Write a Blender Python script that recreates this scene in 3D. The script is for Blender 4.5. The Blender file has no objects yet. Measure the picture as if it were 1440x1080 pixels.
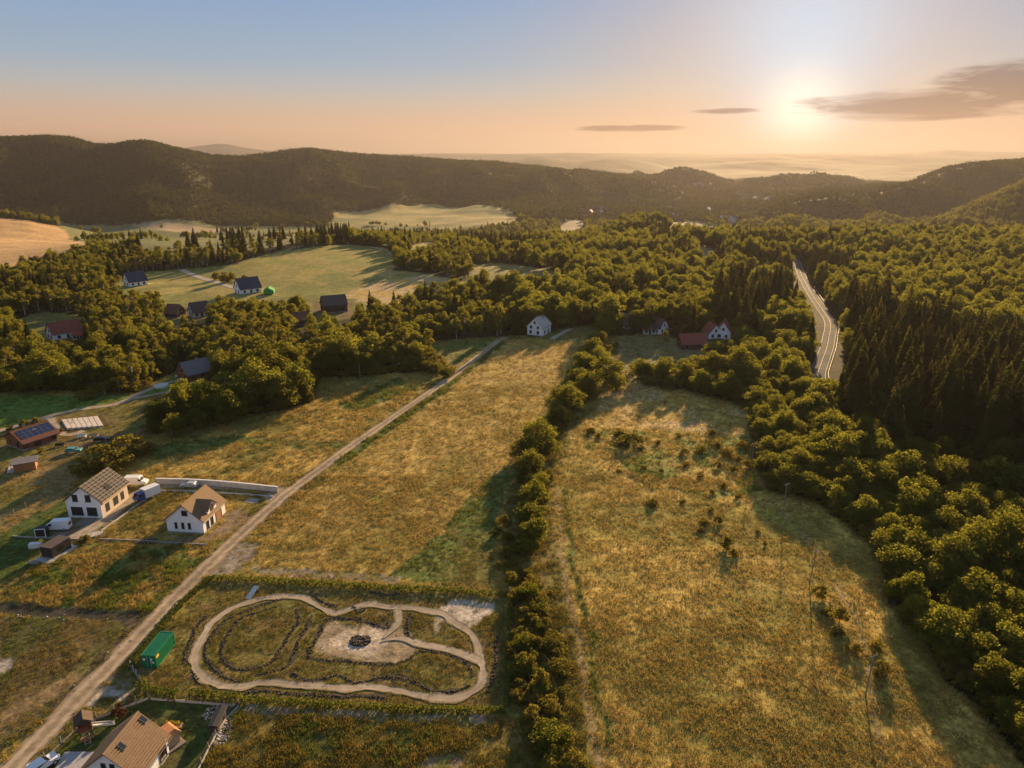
import bpy, bmesh, math, random
import numpy as np
from mathutils import Vector, Matrix

R = math.radians
random.seed(7)
rng = np.random.default_rng(11)
sc = bpy.context.scene
col = sc.collection

# ------------------------------------------------------------------ camera
CAM_H = 85.0
PITCH = R(17.85)
cam_data = bpy.data.cameras.new('camera')
cam_data.sensor_width = 36.0
cam_data.lens = 25.0
cam_data.clip_start = 1.0
cam_data.clip_end = 60000.0
cam = bpy.data.objects.new('camera', cam_data)
col.objects.link(cam)
cam.location = (0, 0, CAM_H)
cam.rotation_euler = (math.pi / 2 - PITCH, 0, 0)
sc.camera = cam

# ------------------------------------------------------------------ light
SUN_AZ = R(20.8)
SUN_EL = R(13.5)
EXPOSURE = 1.5
sun_d = bpy.data.lights.new('sun', 'SUN')
sun_d.energy = 4.5
sun_d.angle = R(1.0)
sun_d.color = (1.0, 0.675, 0.34)
sun = bpy.data.objects.new('sun', sun_d)
col.objects.link(sun)
sdir = Vector((math.sin(SUN_AZ) * math.cos(SUN_EL), math.cos(SUN_AZ) * math.cos(SUN_EL), math.sin(SUN_EL)))
sun.rotation_euler = sdir.to_track_quat('Z', 'Y').to_euler()
sun.location = (300, 700, 400)

world = bpy.data.worlds.new('World')
sc.world = world
world.use_nodes = True
wn = world.node_tree
wn.nodes.clear()


def nd(nt, typ, **kw):
    n = nt.nodes.new(typ)
    for k, v in kw.items():
        if k.startswith('i_'):
            n.inputs[k[2:].replace('_', ' ')].default_value = v
        else:
            setattr(n, k, v)
    return n


def mth(nt, op, a, b=None, c=None, clamp=False):
    n = nt.nodes.new('ShaderNodeMath')
    n.operation = op
    n.use_clamp = clamp
    for i, v in enumerate((a, b, c)):
        if v is None:
            continue
        if isinstance(v, (int, float)):
            n.inputs[i].default_value = v
        else:
            nt.links.new(v, n.inputs[i])
    return n.outputs[0]


def mixc(nt, fac, a, b, blend='MIX'):
    n = nt.nodes.new('ShaderNodeMix')
    n.data_type = 'RGBA'
    n.blend_type = blend
    for sock, v in ((n.inputs[0], fac), (n.inputs[6], a), (n.inputs[7], b)):
        if isinstance(v, (int, float)):
            sock.default_value = v
        elif isinstance(v, tuple):
            sock.default_value = v if len(v) == 4 else (*v, 1)
        else:
            nt.links.new(v, sock)
    return n.outputs[2]


sky = nd(wn, 'ShaderNodeTexSky', sky_type='NISHITA', sun_disc=False)
sky.sun_elevation = SUN_EL
sky.sun_rotation = SUN_AZ
sky.altitude = 400
sky.air_density = 1.3
sky.dust_density = 0.8
sky.ozone_density = 2.2
bg = nd(wn, 'ShaderNodeBackground')
SKY_STRENGTH = 0.06
bg.inputs['Strength'].default_value = SKY_STRENGTH
wo = nd(wn, 'ShaderNodeOutputWorld')
# thin evening cloud streaks low in the sky, laid out by direction
tc = nd(wn, 'ShaderNodeTexCoord')
sep = nd(wn, 'ShaderNodeSeparateXYZ')
wn.links.new(tc.outputs['Generated'], sep.inputs[0])
az = mth(wn, 'ARCTAN2', sep.outputs[0], sep.outputs[1])
el = mth(wn, 'ARCSINE', sep.outputs[2])
comb = nd(wn, 'ShaderNodeCombineXYZ')
wn.links.new(mth(wn, 'MULTIPLY', az, 3.2), comb.inputs[0])
wn.links.new(mth(wn, 'MULTIPLY', el, 26.0), comb.inputs[1])
comb.inputs[2].default_value = 3.7
cn = nd(wn, 'ShaderNodeTexNoise', i_Scale=2.6, i_Detail=9.0, i_Roughness=0.66, i_Distortion=0.6)
wn.links.new(comb.outputs[0], cn.inputs['Vector'])


def cloud_blob(a0, e0, aw, ew):
    dx = mth(wn, 'DIVIDE', mth(wn, 'SUBTRACT', az, R(a0)), R(aw))
    dy = mth(wn, 'DIVIDE', mth(wn, 'SUBTRACT', el, R(e0)), R(ew))
    d2 = mth(wn, 'ADD', mth(wn, 'MULTIPLY', dx, dx), mth(wn, 'MULTIPLY', dy, dy))
    return mth(wn, 'SUBTRACT', 1.0, d2, clamp=True)


blobs = None
for b in ((28.5, 3.2, 9.5, 1.15), (34.0, 4.1, 6.5, 1.7), (15.8, 3.05, 2.8, 0.24), (9.0, 1.9, 4.8, 0.28), (43.0, 4.0, 6.0, 0.8),
          (-60.0, 4.0, 10.0, 0.9), (70.0, 4.5, 12.0, 1.0), (150.0, 5.0, 14.0, 1.0), (-130.0, 4.2, 12.0, 1.0)):
    v = cloud_blob(*b)
    blobs = v if blobs is None else mth(wn, 'MAXIMUM', blobs, v)
cl = mth(wn, 'ADD', mth(wn, 'MULTIPLY', blobs, 1.05), mth(wn, 'MULTIPLY', mth(wn, 'SUBTRACT', cn.outputs['Fac'], 0.5), 2.6))
cr = nd(wn, 'ShaderNodeMapRange', i_From_Min=0.12, i_From_Max=0.80)
wn.links.new(cl, cr.inputs['Value'])
cfac = mth(wn, 'MULTIPLY', mth(wn, 'MULTIPLY', cr.outputs[0], mth(wn, 'MULTIPLY', blobs, 4.0, clamp=True)), 0.92)
# evening colours of the air: a band of peach over the horizon, blue above, a pale glow round the sun
ramp = nd(wn, 'ShaderNodeValToRGB')
stops = [(-0.2, (0.52, 0.34, 0.26)), (0.0, (0.94, 0.56, 0.37)), (0.03, (0.92, 0.565, 0.37)), (0.045, (0.82, 0.55, 0.395)), (0.062, (0.70, 0.56, 0.455)), (0.082, (0.55, 0.56, 0.56)), (0.11, (0.39, 0.505, 0.63)), (0.19, (0.25, 0.415, 0.67)), (0.35, (0.22, 0.34, 0.53)), (1.2, (0.17, 0.25, 0.39))]
re_ = ramp.color_ramp.elements
for i, (p, c) in enumerate(stops):
    p = (p + 0.2) / 1.4
    e = re_[i] if i < 2 else re_.new(p)
    e.position = p; e.color = (*c, 1)
wn.links.new(mth(wn, 'DIVIDE', mth(wn, 'ADD', el, 0.2), 1.4), ramp.inputs[0])


def glow(elev, w):
    """soft round glow at the sun's bearing: the aureole hangs low, towards the horizon"""
    d_ = nd(wn, 'ShaderNodeVectorMath', operation='DOT_PRODUCT')
    wn.links.new(tc.outputs['Generated'], d_.inputs[0])
    e_ = R(elev)
    d_.inputs[1].default_value = (math.sin(SUN_AZ) * math.cos(e_), math.cos(SUN_AZ) * math.cos(e_), math.sin(e_))
    q = mth(wn, 'DIVIDE', mth(wn, 'ARCCOSINE', d_.outputs['Value']), R(w))
    return mth(wn, 'POWER', 2.718, mth(wn, 'MULTIPLY', mth(wn, 'MULTIPLY', q, q), -1.0))


air = mixc(wn, mth(wn, 'MULTIPLY', glow(0.5, 14.0), 0.62), ramp.outputs[0], (1.08, 0.64, 0.34))
air = mixc(wn, mth(wn, 'MULTIPLY', glow(7.5, 6.2), 0.82), air, (0.68, 0.83, 1.03))
air = mixc(wn, mth(wn, 'MULTIPLY', glow(2.9, 2.6), 0.9), air, (1.4, 1.28, 1.08))
AIR = 1.0 / (SKY_STRENGTH * 2 ** EXPOSURE)
air = mixc(wn, 1.0, air, (AIR, AIR, AIR), 'MULTIPLY')
nish = mixc(wn, 1.0, sky.outputs[0], (0.15, 0.15, 0.15), 'MULTIPLY')
skyb = mixc(wn, 0.88, nish, air)
skyc = mixc(wn, cfac, skyb, mixc(wn, 1.0, skyb, (0.40, 0.34, 0.36), 'MULTIPLY'))
wn.links.new(skyc, bg.inputs['Color'])
wn.links.new(bg.outputs[0], wo.inputs['Surface'])

vs = sc.view_settings
vs.view_transform = 'Standard'
vs.look = 'None'
vs.gamma = 1.0
vs.exposure = EXPOSURE
vs.use_curve_mapping = False
cy = sc.cycles
cy.use_denoising = True
try:
    cy.denoiser = 'OPENIMAGEDENOISE'
except Exception:
    pass
cy.max_bounces = 6
cy.diffuse_bounces = 3
cy.glossy_bounces = 2
cy.transmission_bounces = 4
cy.transparent_max_bounces = 6
cy.volume_bounces = 1
cy.use_adaptive_sampling = True
cy.adaptive_threshold = 0.02

# ------------------------------------------------------------------ noise and projection helpers
def _hash(ix, iy, s):
    h = (ix.astype(np.int64) * 374761393 + iy.astype(np.int64) * 668265263 + s * 1274126177) & 0x7fffffff
    h = ((h ^ (h >> 13)) * 1274126177) & 0x7fffffff
    h = ((h ^ (h >> 15)) * 2246822519) & 0x7fffffff
    return ((h ^ (h >> 16)) & 0xffff) / 65535.0


def vnoise(x, y, s=0):
    x = np.asarray(x, float); y = np.asarray(y, float)
    ix = np.floor(x); iy = np.floor(y)
    fx = x - ix; fy = y - iy
    fx = fx * fx * fx * (fx * (fx * 6 - 15) + 10); fy = fy * fy * fy * (fy * (fy * 6 - 15) + 10)
    a = _hash(ix, iy, s); b = _hash(ix + 1, iy, s); c = _hash(ix, iy + 1, s); d = _hash(ix + 1, iy + 1, s)
    return (a * (1 - fx) + b * fx) * (1 - fy) + (c * (1 - fx) + d * fx) * fy


def fbm(x, y, s=0, o=4, rough=0.5):
    t = 0; amp = 1; n = 0
    for k in range(o):
        t = t + amp * (vnoise(x * 2 ** k + 17.3 * k, y * 2 ** k - 9.1 * k, s + k) - 0.5); n += amp; amp *= rough
    return t / n * 2


def sstep(a, b, x):
    t = np.clip((np.asarray(x, float) - a) / (b - a), 0, 1)
    return t * t * (3 - 2 * t)


cp, sp = math.cos(PITCH), math.sin(PITCH)


def ray(px, py):
    """direction of a photo pixel (1440x1080) in world space, scaled so that y = 1"""
    dx = (px - 720) / 1000.0; dv = (540 - py) / 1000.0
    y = cp + dv * sp; z = -sp + dv * cp
    return dx / y, 1.0, z / y


def proj(x, y, z):
    z = z - CAM_H
    dep = y * cp - z * sp
    up = y * sp + z * cp
    return 720 + 1000 * x / dep, 540 - 1000 * up / dep, dep


# ------------------------------------------------------------------ terrain
def ridge_curve(pts, tree=15.0):
    """pts: (px, py, distance) of a skyline -> arrays over u = x / y"""
    u = []; z = []; d = []
    for px, py, D in pts:
        rx, _, rz = ray(px, py)
        u.append(rx); z.append(CAM_H + rz * D - tree); d.append(D)
    return np.array(u), np.array(z), np.array(d)


RIDGES = [
    # skyline, rise on this side, fall beyond
    (ridge_curve([(-700, 196, 2300), (-300, 186, 2400), (-100, 192, 2450), (0, 190, 2500), (70, 188, 2520), (105, 191, 2520), (135, 200, 2480), (165, 200, 2420), (195, 195, 2380), (215, 196, 2380),
                  (260, 207, 2450), (300, 216, 2600), (340, 218, 2700), (380, 213, 2750), (410, 208, 2750), (440, 206, 2750), (475, 211, 2800), (520, 215, 2850),
                  (580, 218, 2850), (640, 223, 2800), (700, 225, 2800), (750, 231, 2850), (800, 237, 2950), (850, 239, 3000), (900, 247, 3050), (930, 250, 3100), (970, 268, 3150), (1010, 290, 3200), (1060, 320, 3200)]), 1050, 1200, 'A'),
    (ridge_curve([(840, 275, 3600), (880, 256, 3600), (930, 247, 3650), (960, 243, 3650), (985, 242, 3650), (1010, 247, 3700), (1035, 255, 3750), (1060, 254, 3750), (1090, 247, 3700),
                  (1120, 246, 3700), (1150, 246, 3700), (1190, 247, 3700), (1220, 255, 3700), (1240, 264, 3700), (1290, 290, 3700)]), 900, 1000, 'B'),
    (ridge_curve([(1000, 312, 1900), (1060, 296, 1900), (1090, 281, 1900), (1130, 270, 1950), (1170, 265, 2000), (1210, 264, 2050), (1245, 258, 2100), (1285, 254, 2150), (1305, 244, 2200), (1330, 234, 2200),
                  (1360, 228, 2200), (1400, 224, 2200), (1440, 222, 2200), (1500, 219, 2200), (1600, 214, 2200), (1800, 205, 2200), (2300, 200, 2200)]), 800, 900, 'C'),
    (ridge_curve([(1230, 345, 1500), (1290, 318, 1500), (1340, 296, 1500), (1400, 270, 1520), (1440, 252, 1550), (1500, 240, 1600), (1700, 225, 1600)]), 420, 600, 'D'),
    (ridge_curve([(640, 240, 6500), (720, 226, 6500), (745, 220, 6500), (765, 218, 6500), (790, 222, 6500), (815, 224, 6500), (850, 221, 6500), (880, 222, 6600), (915, 227, 6700), (945, 236, 6700), (990, 246, 6700)], 6), 1500, 1700, 'E'),
    (ridge_curve([(900, 242, 7400), (960, 233, 7400), (1020, 228, 7400), (1080, 226, 7400), (1140, 230, 7400), (1200, 236, 7400), (1260, 233, 7400), (1330, 228, 7400), (1440, 225, 7400), (1800, 226, 7400)], 4), 900, 900, 'E'),
    (ridge_curve([(880, 252, 5400), (960, 246, 5400), (1030, 243, 5400), (1100, 240, 5400), (1170, 243, 5400), (1240, 249, 5400), (1300, 244, 5400), (1400, 238, 5400), (1800, 236, 5400)], 4), 700, 700, 'E'),
    (ridge_curve([(-600, 215, 11500), (300, 216, 11500), (560, 217, 11500), (610, 214.5, 11500), (660, 216, 11500), (720, 216, 11000), (800, 215, 11000), (860, 217, 11000), (930, 219, 10500), (990, 218, 10500), (1050, 216, 10500), (1090, 215, 10500), (1140, 217, 10500),
                  (1185, 215.5, 10500), (1230, 217.5, 10500), (1270, 216, 10500), (1330, 218, 10500), (1440, 220, 10500), (2000, 217, 10500)], 4), 2200, 2200, 'E'),
    (ridge_curve([(-400, 217, 15500), (235, 213, 15500), (262, 207, 15500), (285, 204, 15500), (305, 201.5, 15500), (320, 202.5, 15500), (345, 208, 15500), (385, 213, 15500), (420, 215, 15500), (560, 216, 15500), (900, 215.5, 15500), (1200, 216, 15500),
                  (1290, 213.5, 15500), (1340, 210.5, 15500), (1370, 212, 15500), (1440, 213.5, 15500), (2000, 214, 15500)], 0), 2200, 2000, 'E'),
]
WHEAT = ridge_curve([(-700, 300, 1150), (-200, 300, 1180), (0, 306, 1230), (40, 309, 1240), (80, 317, 1240), (130, 330, 1220), (170, 345, 1200), (230, 362, 1150)], 0)
KNOLL = ridge_curve([(800, 332, 900), (840, 322, 900), (875, 309, 900), (905, 302, 900), (935, 308, 900), (960, 322, 900), (1000, 335, 900)], 11)


def base_h(x, y):
    u = x / np.maximum(y, 1)
    b = -58 * sstep(620, 1350, y)
    b = b + 12.0 * fbm(x / 230, y / 230, 3, 3) * sstep(420, 720, y)
    b = b + 0.5 * fbm(x / 45, y / 45, 5, 3) * sstep(60, 140, y)
    b = b + 9 * np.exp(-((x + 130) / 190) ** 2 - ((y - 610) / 170) ** 2)
    return b


def terrain(x, y):
    x = np.asarray(x, float); y = np.asarray(y, float)
    b = base_h(x, y)
    ys = np.maximum(y, 1.0)
    u = np.clip(x / ys, -1.6, 1.6)
    h = b
    n1 = fbm(x / 420, y / 420, 21, 4, 0.55)
    n2 = fbm(x / 130, y / 130, 31, 3, 0.5)
    nr_ = 0.5 - np.abs(fbm(x / 230 + 0.3 * n1, y / 520, 51, 2)) * 2.2
    for (ru, rz, rd), wf, wb, kind in RIDGES:
        un = u + 0.004 * vnoise(x / 300, y / 300, 9) if kind != 'E' else u
        zc = np.interp(un, ru, rz); D = np.interp(un, ru, rd)
        t = ys - D
        g = np.where(t < 0, sstep(-wf, 0, t), 1 - sstep(0, wb, t))
        gg = g ** 1.15
        hh = b + (zc - b) * gg
        side = np.clip(gg * (1 - gg) * 4, 0, 1)
        if kind == 'E':
            hh = hh + 10 * n1 * side
        else:
            hh = hh + (70 * n1 + 16 * n2 + 45 * nr_) * side * (0.35 if kind == 'D' else 1.0)
        h = np.maximum(h, np.where(zc > b, hh, b))
    ru, rz, rd = WHEAT
    zc = np.interp(u, ru, rz); D = np.interp(u, ru, rd)
    t = ys - D
    g = np.where(t < 0, sstep(-420, 0, t), 1 - sstep(0, 260, t)) * (u < -0.35)
    h = np.maximum(h, b + np.maximum(zc - b, 0) * g)
    ru, rz, rd = KNOLL
    zc = np.interp(u, ru, rz); D = np.interp(u, ru, rd)
    t = np.abs(ys - D)
    inside = sstep(ru[0] - 0.03, ru[0] + 0.03, u) * (1 - sstep(ru[-1] - 0.03, ru[-1] + 0.03, u))
    h = np.maximum(h, b + np.maximum(zc - b, 0) * (1 - sstep(0, 190, t)) * inside)
    h = h + 14 * fbm(x / 900, y / 900, 41, 3) * sstep(4200, 6500, y)
    return h


def T(x, y):
    return float(terrain(np.array([x]), np.array([y]))[0])


_marchY = np.concatenate([np.linspace(30, 500, 1200), np.geomspace(500.5, 17000, 2600)])


def P(px, py, above=0.0):
    """photo pixel -> the point where that line of sight meets the ground (raised by `above`)"""
    rx, _, rz = ray(px, py)
    Y = _marchY
    f = CAM_H + rz * Y - (terrain(rx * Y, Y) + above)
    i = int(np.argmax(f < 0))
    if f[i] >= 0:
        i = len(Y) - 1
    if i == 0:
        yy = Y[0]
    else:
        t = f[i - 1] / (f[i - 1] - f[i])
        yy = Y[i - 1] + t * (Y[i] - Y[i - 1])
    return Vector((rx * yy, yy, CAM_H + rz * yy))


def PZ(px, py, zabs):
    rx, _, rz = ray(px, py)
    yy = (zabs - CAM_H) / rz
    return Vector((rx * yy, yy, zabs))


def poly_w(pts):
    return np.array([tuple(P(a, b))[:2] for a, b in pts])


def in_poly(poly, x, y):
    inside = np.zeros(len(x), bool)
    bb = (x >= poly[:, 0].min()) & (x <= poly[:, 0].max()) & (y >= poly[:, 1].min()) & (y <= poly[:, 1].max())
    idx = np.nonzero(bb)[0]
    if len(idx) == 0:
        return inside
    X = x[idx]; Yv = y[idx]; r = np.zeros(len(idx), bool)
    n = len(poly)
    for i in range(n):
        x1, y1 = poly[i]; x2, y2 = poly[(i + 1) % n]
        c = (y1 > Yv) != (y2 > Yv)
        with np.errstate(divide='ignore', invalid='ignore'):
            r ^= c & (X < (x2 - x1) * (Yv - y1) / (y2 - y1 + 1e-12) + x1)
    inside[idx] = r
    return inside
# ------------------------------------------------------------------ land use: outlines read from the photo, turned into ground positions
# name, outline (photo pixels), colour a, colour b, patch size (m), tuft density (per m2 near), tuft height (m)
DRY = (0.44, 0.30, 0.075); DRY2 = (0.27, 0.195, 0.046); OLIVE = (0.17, 0.155, 0.04); GREEN = (0.115, 0.15, 0.036)
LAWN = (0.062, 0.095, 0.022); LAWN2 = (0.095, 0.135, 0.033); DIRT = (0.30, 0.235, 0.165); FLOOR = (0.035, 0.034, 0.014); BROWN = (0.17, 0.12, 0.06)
WHEATC = (0.52, 0.335, 0.155); MOWN = (0.26, 0.19, 0.08); GRAVEL = (0.33, 0.28, 0.22)
ZONES = [
    ('open', [(-900, 1800), (-900, 560), (-300, 556), (0, 552), (100, 549), (190, 553), (215, 535), (262, 517), (302, 527), (262, 556), (212, 592), (215, 612), (300, 590), (390, 578), (442, 562), (442, 546), (452, 531), (530, 528),
              (600, 519), (640, 527), (612, 505), (595, 481), (700, 473), (742, 473), (795, 470), (812, 458), (836, 457), (846, 474), (868, 473), (905, 470), (945, 474), (1000, 480), (1030, 474), (1030, 482), (1003, 496), (985, 515), (960, 526), (905, 524),
              (890, 532), (980, 551), (1050, 572), (1062, 650), (1082, 690), (1150, 705), (1232, 768), (1250, 850), (1296, 897), (1330, 960), (1400, 1020), (1440, 1075), (1700, 1330), (1800, 1800)], OLIVE, DRY2, 14, 1.0, 0.42),
    ('left_meadow', [(-400, 640), (-200, 570), (0, 556), (190, 556), (262, 519), (300, 527), (255, 558), (200, 570), (60, 590), (0, 605)], (0.105, 0.175, 0.03), (0.135, 0.18, 0.04), 16, 0.5, 0.25),
    ('plots', [(-300, 700), (0, 620), (60, 585), (215, 555), (270, 548), (205, 600), (215, 612), (120, 655), (60, 690), (0, 740), (-300, 800)], OLIVE, BROWN, 9, 0.6, 0.3),
    ('pasture_left', [(-300, 760), (0, 665), (95, 655), (125, 668), (60, 720), (0, 760), (-300, 900)], MOWN, OLIVE, 12, 0.8, 0.25),
    ('lawn_strip', [(-300, 900), (-20, 765), (70, 712), (118, 676), (100, 700), (96, 726), (40, 755), (40, 800), (0, 815), (-300, 980)], LAWN2, LAWN, 8, 0.8, 0.2),
    ('plot_field', [(20, 850), (60, 800), (130, 765), (325, 770), (210, 862), (190, 858)], DRY2, GREEN, 5, 2.0, 0.6),
    ('lower_left', [(-400, 1250), (-400, 900), (0, 868), (185, 870), (60, 1000), (-20, 1080), (-100, 1250)], (0.17, 0.12, 0.05), (0.105, 0.10, 0.035), 9, 0.9, 0.22),
    ('house_plot', [(120, 760), (195, 688), (220, 690), (390, 695), (330, 760)], DRY2, OLIVE, 7, 1.2, 0.35),
    ('site_bare', [(70, 745), (100, 725), (140, 724), (178, 693), (205, 690), (195, 706), (140, 748), (110, 757)], (0.23, 0.17, 0.11), BROWN, 3, 0.0, 0.2),
    ('house_apron', [(230, 752), (290, 756), (322, 722), (352, 706), (335, 720), (300, 760), (250, 764)], (0.21, 0.155, 0.095), BROWN, 3, 0.1, 0.2),
    ('field_b', [(180, 670), (210, 640), (330, 598), (400, 580), (452, 560), (480, 540), (560, 522), (626, 531), (515, 605), (402, 688), (215, 676)], DRY, OLIVE, 11, 1.2, 0.45),
    ('field_b_band', [(215, 628), (330, 612), (470, 622), (500, 628), (470, 632), (330, 622), (215, 650)], OLIVE, GREEN, 6, 1.0, 0.4),
    ('field_b_weeds', [(470, 570), (560, 530), (590, 545), (500, 578)], GREEN, OLIVE, 4, 1.5, 0.5),
    ('small_green', [(596, 482), (700, 473), (645, 514), (612, 503)], (0.10, 0.135, 0.03), OLIVE, 10, 0.6, 0.3),
    ('main_field', [(352, 790), (420, 705), (560, 592), (640, 532), (712, 478), (800, 472), (838, 476), (820, 510), (790, 580), (750, 640), (715, 690), (700, 760), (690, 825), (540, 815), (420, 806)], (0.41, 0.28, 0.075), (0.255, 0.195, 0.045), 16, 1.4, 0.28),
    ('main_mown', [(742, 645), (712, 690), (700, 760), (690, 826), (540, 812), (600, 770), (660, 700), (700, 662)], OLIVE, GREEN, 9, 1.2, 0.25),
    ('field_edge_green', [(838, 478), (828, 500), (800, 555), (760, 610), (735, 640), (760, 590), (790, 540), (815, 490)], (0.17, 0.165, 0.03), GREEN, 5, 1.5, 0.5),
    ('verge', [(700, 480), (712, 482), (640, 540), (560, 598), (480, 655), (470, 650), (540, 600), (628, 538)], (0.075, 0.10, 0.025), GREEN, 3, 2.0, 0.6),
    ('yard_top', [(752, 476), (800, 458), (836, 457), (842, 468), (815, 482)], (0.10, 0.12, 0.035), OLIVE, 8, 0.4, 0.2),
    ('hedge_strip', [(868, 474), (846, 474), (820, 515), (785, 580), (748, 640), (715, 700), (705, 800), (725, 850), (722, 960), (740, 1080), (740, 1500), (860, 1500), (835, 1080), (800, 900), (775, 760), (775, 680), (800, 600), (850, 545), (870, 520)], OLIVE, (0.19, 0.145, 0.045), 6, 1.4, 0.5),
    ('houses_green', [(866, 476), (905, 470), (945, 474), (1000, 480), (1003, 496), (985, 515), (960, 526), (905, 524), (875, 518)], (0.22, 0.18, 0.075), (0.17, 0.155, 0.06), 8, 0.6, 0.25),
    ('meadow', [(880, 536), (980, 555), (1050, 576), (1058, 650), (1080, 694), (1150, 710), (1228, 774), (1246, 855), (1292, 902), (1330, 968), (1400, 1030), (1450, 1090), (1700, 1500), (900, 1500), (850, 1080), (815, 900), (785, 760), (785, 680), (808, 605), (850, 560)], (0.49, 0.335, 0.082), (0.26, 0.215, 0.046), 17, 1.6, 0.26),
    ('meadow_top', [(880, 536), (980, 555), (1050, 576), (1050, 612), (930, 603), (820, 598), (850, 560)], (0.46, 0.33, 0.15), DRY, 10, 1.0, 0.25),
    ('meadow_green', [(820, 602), (930, 606), (1050, 615), (1058, 655), (1075, 690), (1000, 700), (900, 680), (830, 650)], (0.20, 0.215, 0.05), DRY, 7, 1.5, 0.4),
    ('track_plot', [(296, 815), (716, 838), (713, 996), (340, 988), (200, 975), (190, 930)], OLIVE, (0.20, 0.145, 0.05), 5, 1.8, 0.22),
    ('below_track', [(330, 992), (716, 1000), (745, 1080), (760, 1500), (200, 1500), (290, 1080)], (0.125, 0.12, 0.03), (0.20, 0.15, 0.04), 4, 2.0, 0.55),
    ('house_lawn', [(40, 1100), (120, 1020), (205, 985), (335, 992), (310, 1040), (285, 1085), (250, 1200), (0, 1200)], LAWN, (0.07, 0.075, 0.025), 6, 0.4, 0.12),
    ('upper_field', [(140, 414), (175, 385), (250, 379), (330, 372), (345, 366), (400, 353), (490, 344), (545, 349), (556, 360), (556, 380), (600, 384), (668, 400), (662, 410), (600, 425), (540, 440), (500, 446), (440, 442), (400, 432), (330, 432), (300, 442), (215, 430), (205, 414)], (0.33, 0.265, 0.085), (0.18, 0.185, 0.05), 30, 0, 0),
    ('upper_green', [(318, 385), (350, 368), (400, 355), (490, 345), (545, 350), (560, 362), (540, 378), (430, 388)], (0.21, 0.215, 0.05), (0.29, 0.235, 0.07), 25, 0, 0),
    ('upper_tan', [(480, 415), (520, 398), (600, 386), (665, 400), (600, 422), (540, 436)], (0.42, 0.31, 0.16), DRY, 20, 0, 0),
    ('strip_field', [(655, 374), (700, 370), (760, 377), (808, 388), (790, 411), (720, 413), (668, 404)], (0.24, 0.2, 0.08), OLIVE, 20, 0, 0),
    ('small_field', [(572, 346), (612, 341), (618, 362), (582, 366)], (0.24, 0.2, 0.08), OLIVE, 20, 0, 0),
    ('red_clearing', [(20, 450), (60, 438), (112, 443), (122, 482), (60, 490), (20, 466)], (0.15, 0.14, 0.045), OLIVE, 12, 0, 0),
    ('brown_clearing', [(228, 434), (300, 428), (302, 452), (235, 456)], OLIVE, BROWN, 10, 0, 0),
    ('dark_clearing', [(440, 424), (500, 420), (508, 448), (445, 452)], OLIVE, BROWN, 10, 0, 0),
    ('wheat', [(-700, 296), (-200, 300), (0, 306.5), (40, 310), (80, 318), (132, 331), (132, 356), (70, 374), (0, 384), (-300, 402), (-700, 440)], WHEATC, (0.45, 0.285, 0.13), 60, 0, 0),
    ('valley_green', [(70, 308), (200, 314), (330, 317), (470, 320), (484, 336), (400, 346), (300, 357), (200, 364), (140, 352)], (0.15, 0.16, 0.06), (0.2, 0.19, 0.08), 50, 0, 0),
    ('valley_tan', [(178, 317.5), (318, 322), (316, 328), (250, 327), (205, 321)], (0.38, 0.29, 0.19), (0.33, 0.25, 0.15), 50, 0, 0),
    ('valley_mid', [(468, 296), (540, 291), (620, 288), (722, 298), (728, 318), (640, 330), (560, 334), (484, 336), (465, 318)], (0.32, 0.26, 0.10), (0.19, 0.19, 0.07), 90, 0, 0),
    ('valley_mid2', [(785, 314), (820, 310), (824, 333), (788, 336)], (0.36, 0.28, 0.18), (0.3, 0.24, 0.14), 50, 0, 0),
    ('valley_right', [(935, 312), (1000, 314), (1080, 320), (1080, 339), (1010, 338), (940, 334)], (0.36, 0.29, 0.17), (0.28, 0.24, 0.12), 50, 0, 0),
    ('valley_right2', [(975, 346), (1006, 350), (1010, 376), (978, 374)], (0.34, 0.27, 0.15), (0.28, 0.22, 0.12), 50, 0, 0),
]
LINE_ZONES = [
    ('rubble_strip', [(350, 803), (400, 805), (460, 808), (520, 812), (560, 815)], 1.3, (0.25, 0.21, 0.17), OLIVE, 1.6, 0.5, 0.25),
    ('rubble_low', [(345, 996), (400, 999), (470, 1003), (560, 1007), (650, 1010), (705, 1011)], 0.8, (0.24, 0.20, 0.16), OLIVE, 1.2, 0.5, 0.3),
    ('soil_strip', [(-60, 852), (0, 857), (60, 860), (120, 863), (196, 867)], 1.7, (0.06, 0.05, 0.04), (0.05, 0.05, 0.03), 2, 0.1, 0.2),
    ('soil_ditch', [(196, 867), (172, 893), (145, 922), (120, 950), (98, 972), (72, 998)], 0.9, (0.075, 0.06, 0.045), (0.13, 0.10, 0.05), 2, 0.5, 0.3),
    ('meadow_path', [(789, 690), (786, 730), (790, 790), (800, 850), (815, 910), (822, 980), (838, 1050), (850, 1110)], 0.6, (0.30, 0.22, 0.11), (0.23, 0.175, 0.065), 2, 0.7, 0.2),
    ('meadow_path2', [(1080, 700), (1110, 730), (1150, 775), (1190, 840), (1215, 900), (1226, 975), (1240, 1060), (1250, 1120)], 0.45, (0.26, 0.19, 0.10), OLIVE, 2, 0.5, 0.3),
    ('meadow_rut', [(800, 690), (800, 740), (806, 800), (818, 850), (832, 905), (840, 980), (858, 1050)], 0.5, GREEN, OLIVE, 2, 1.2, 0.4),
]
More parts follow.
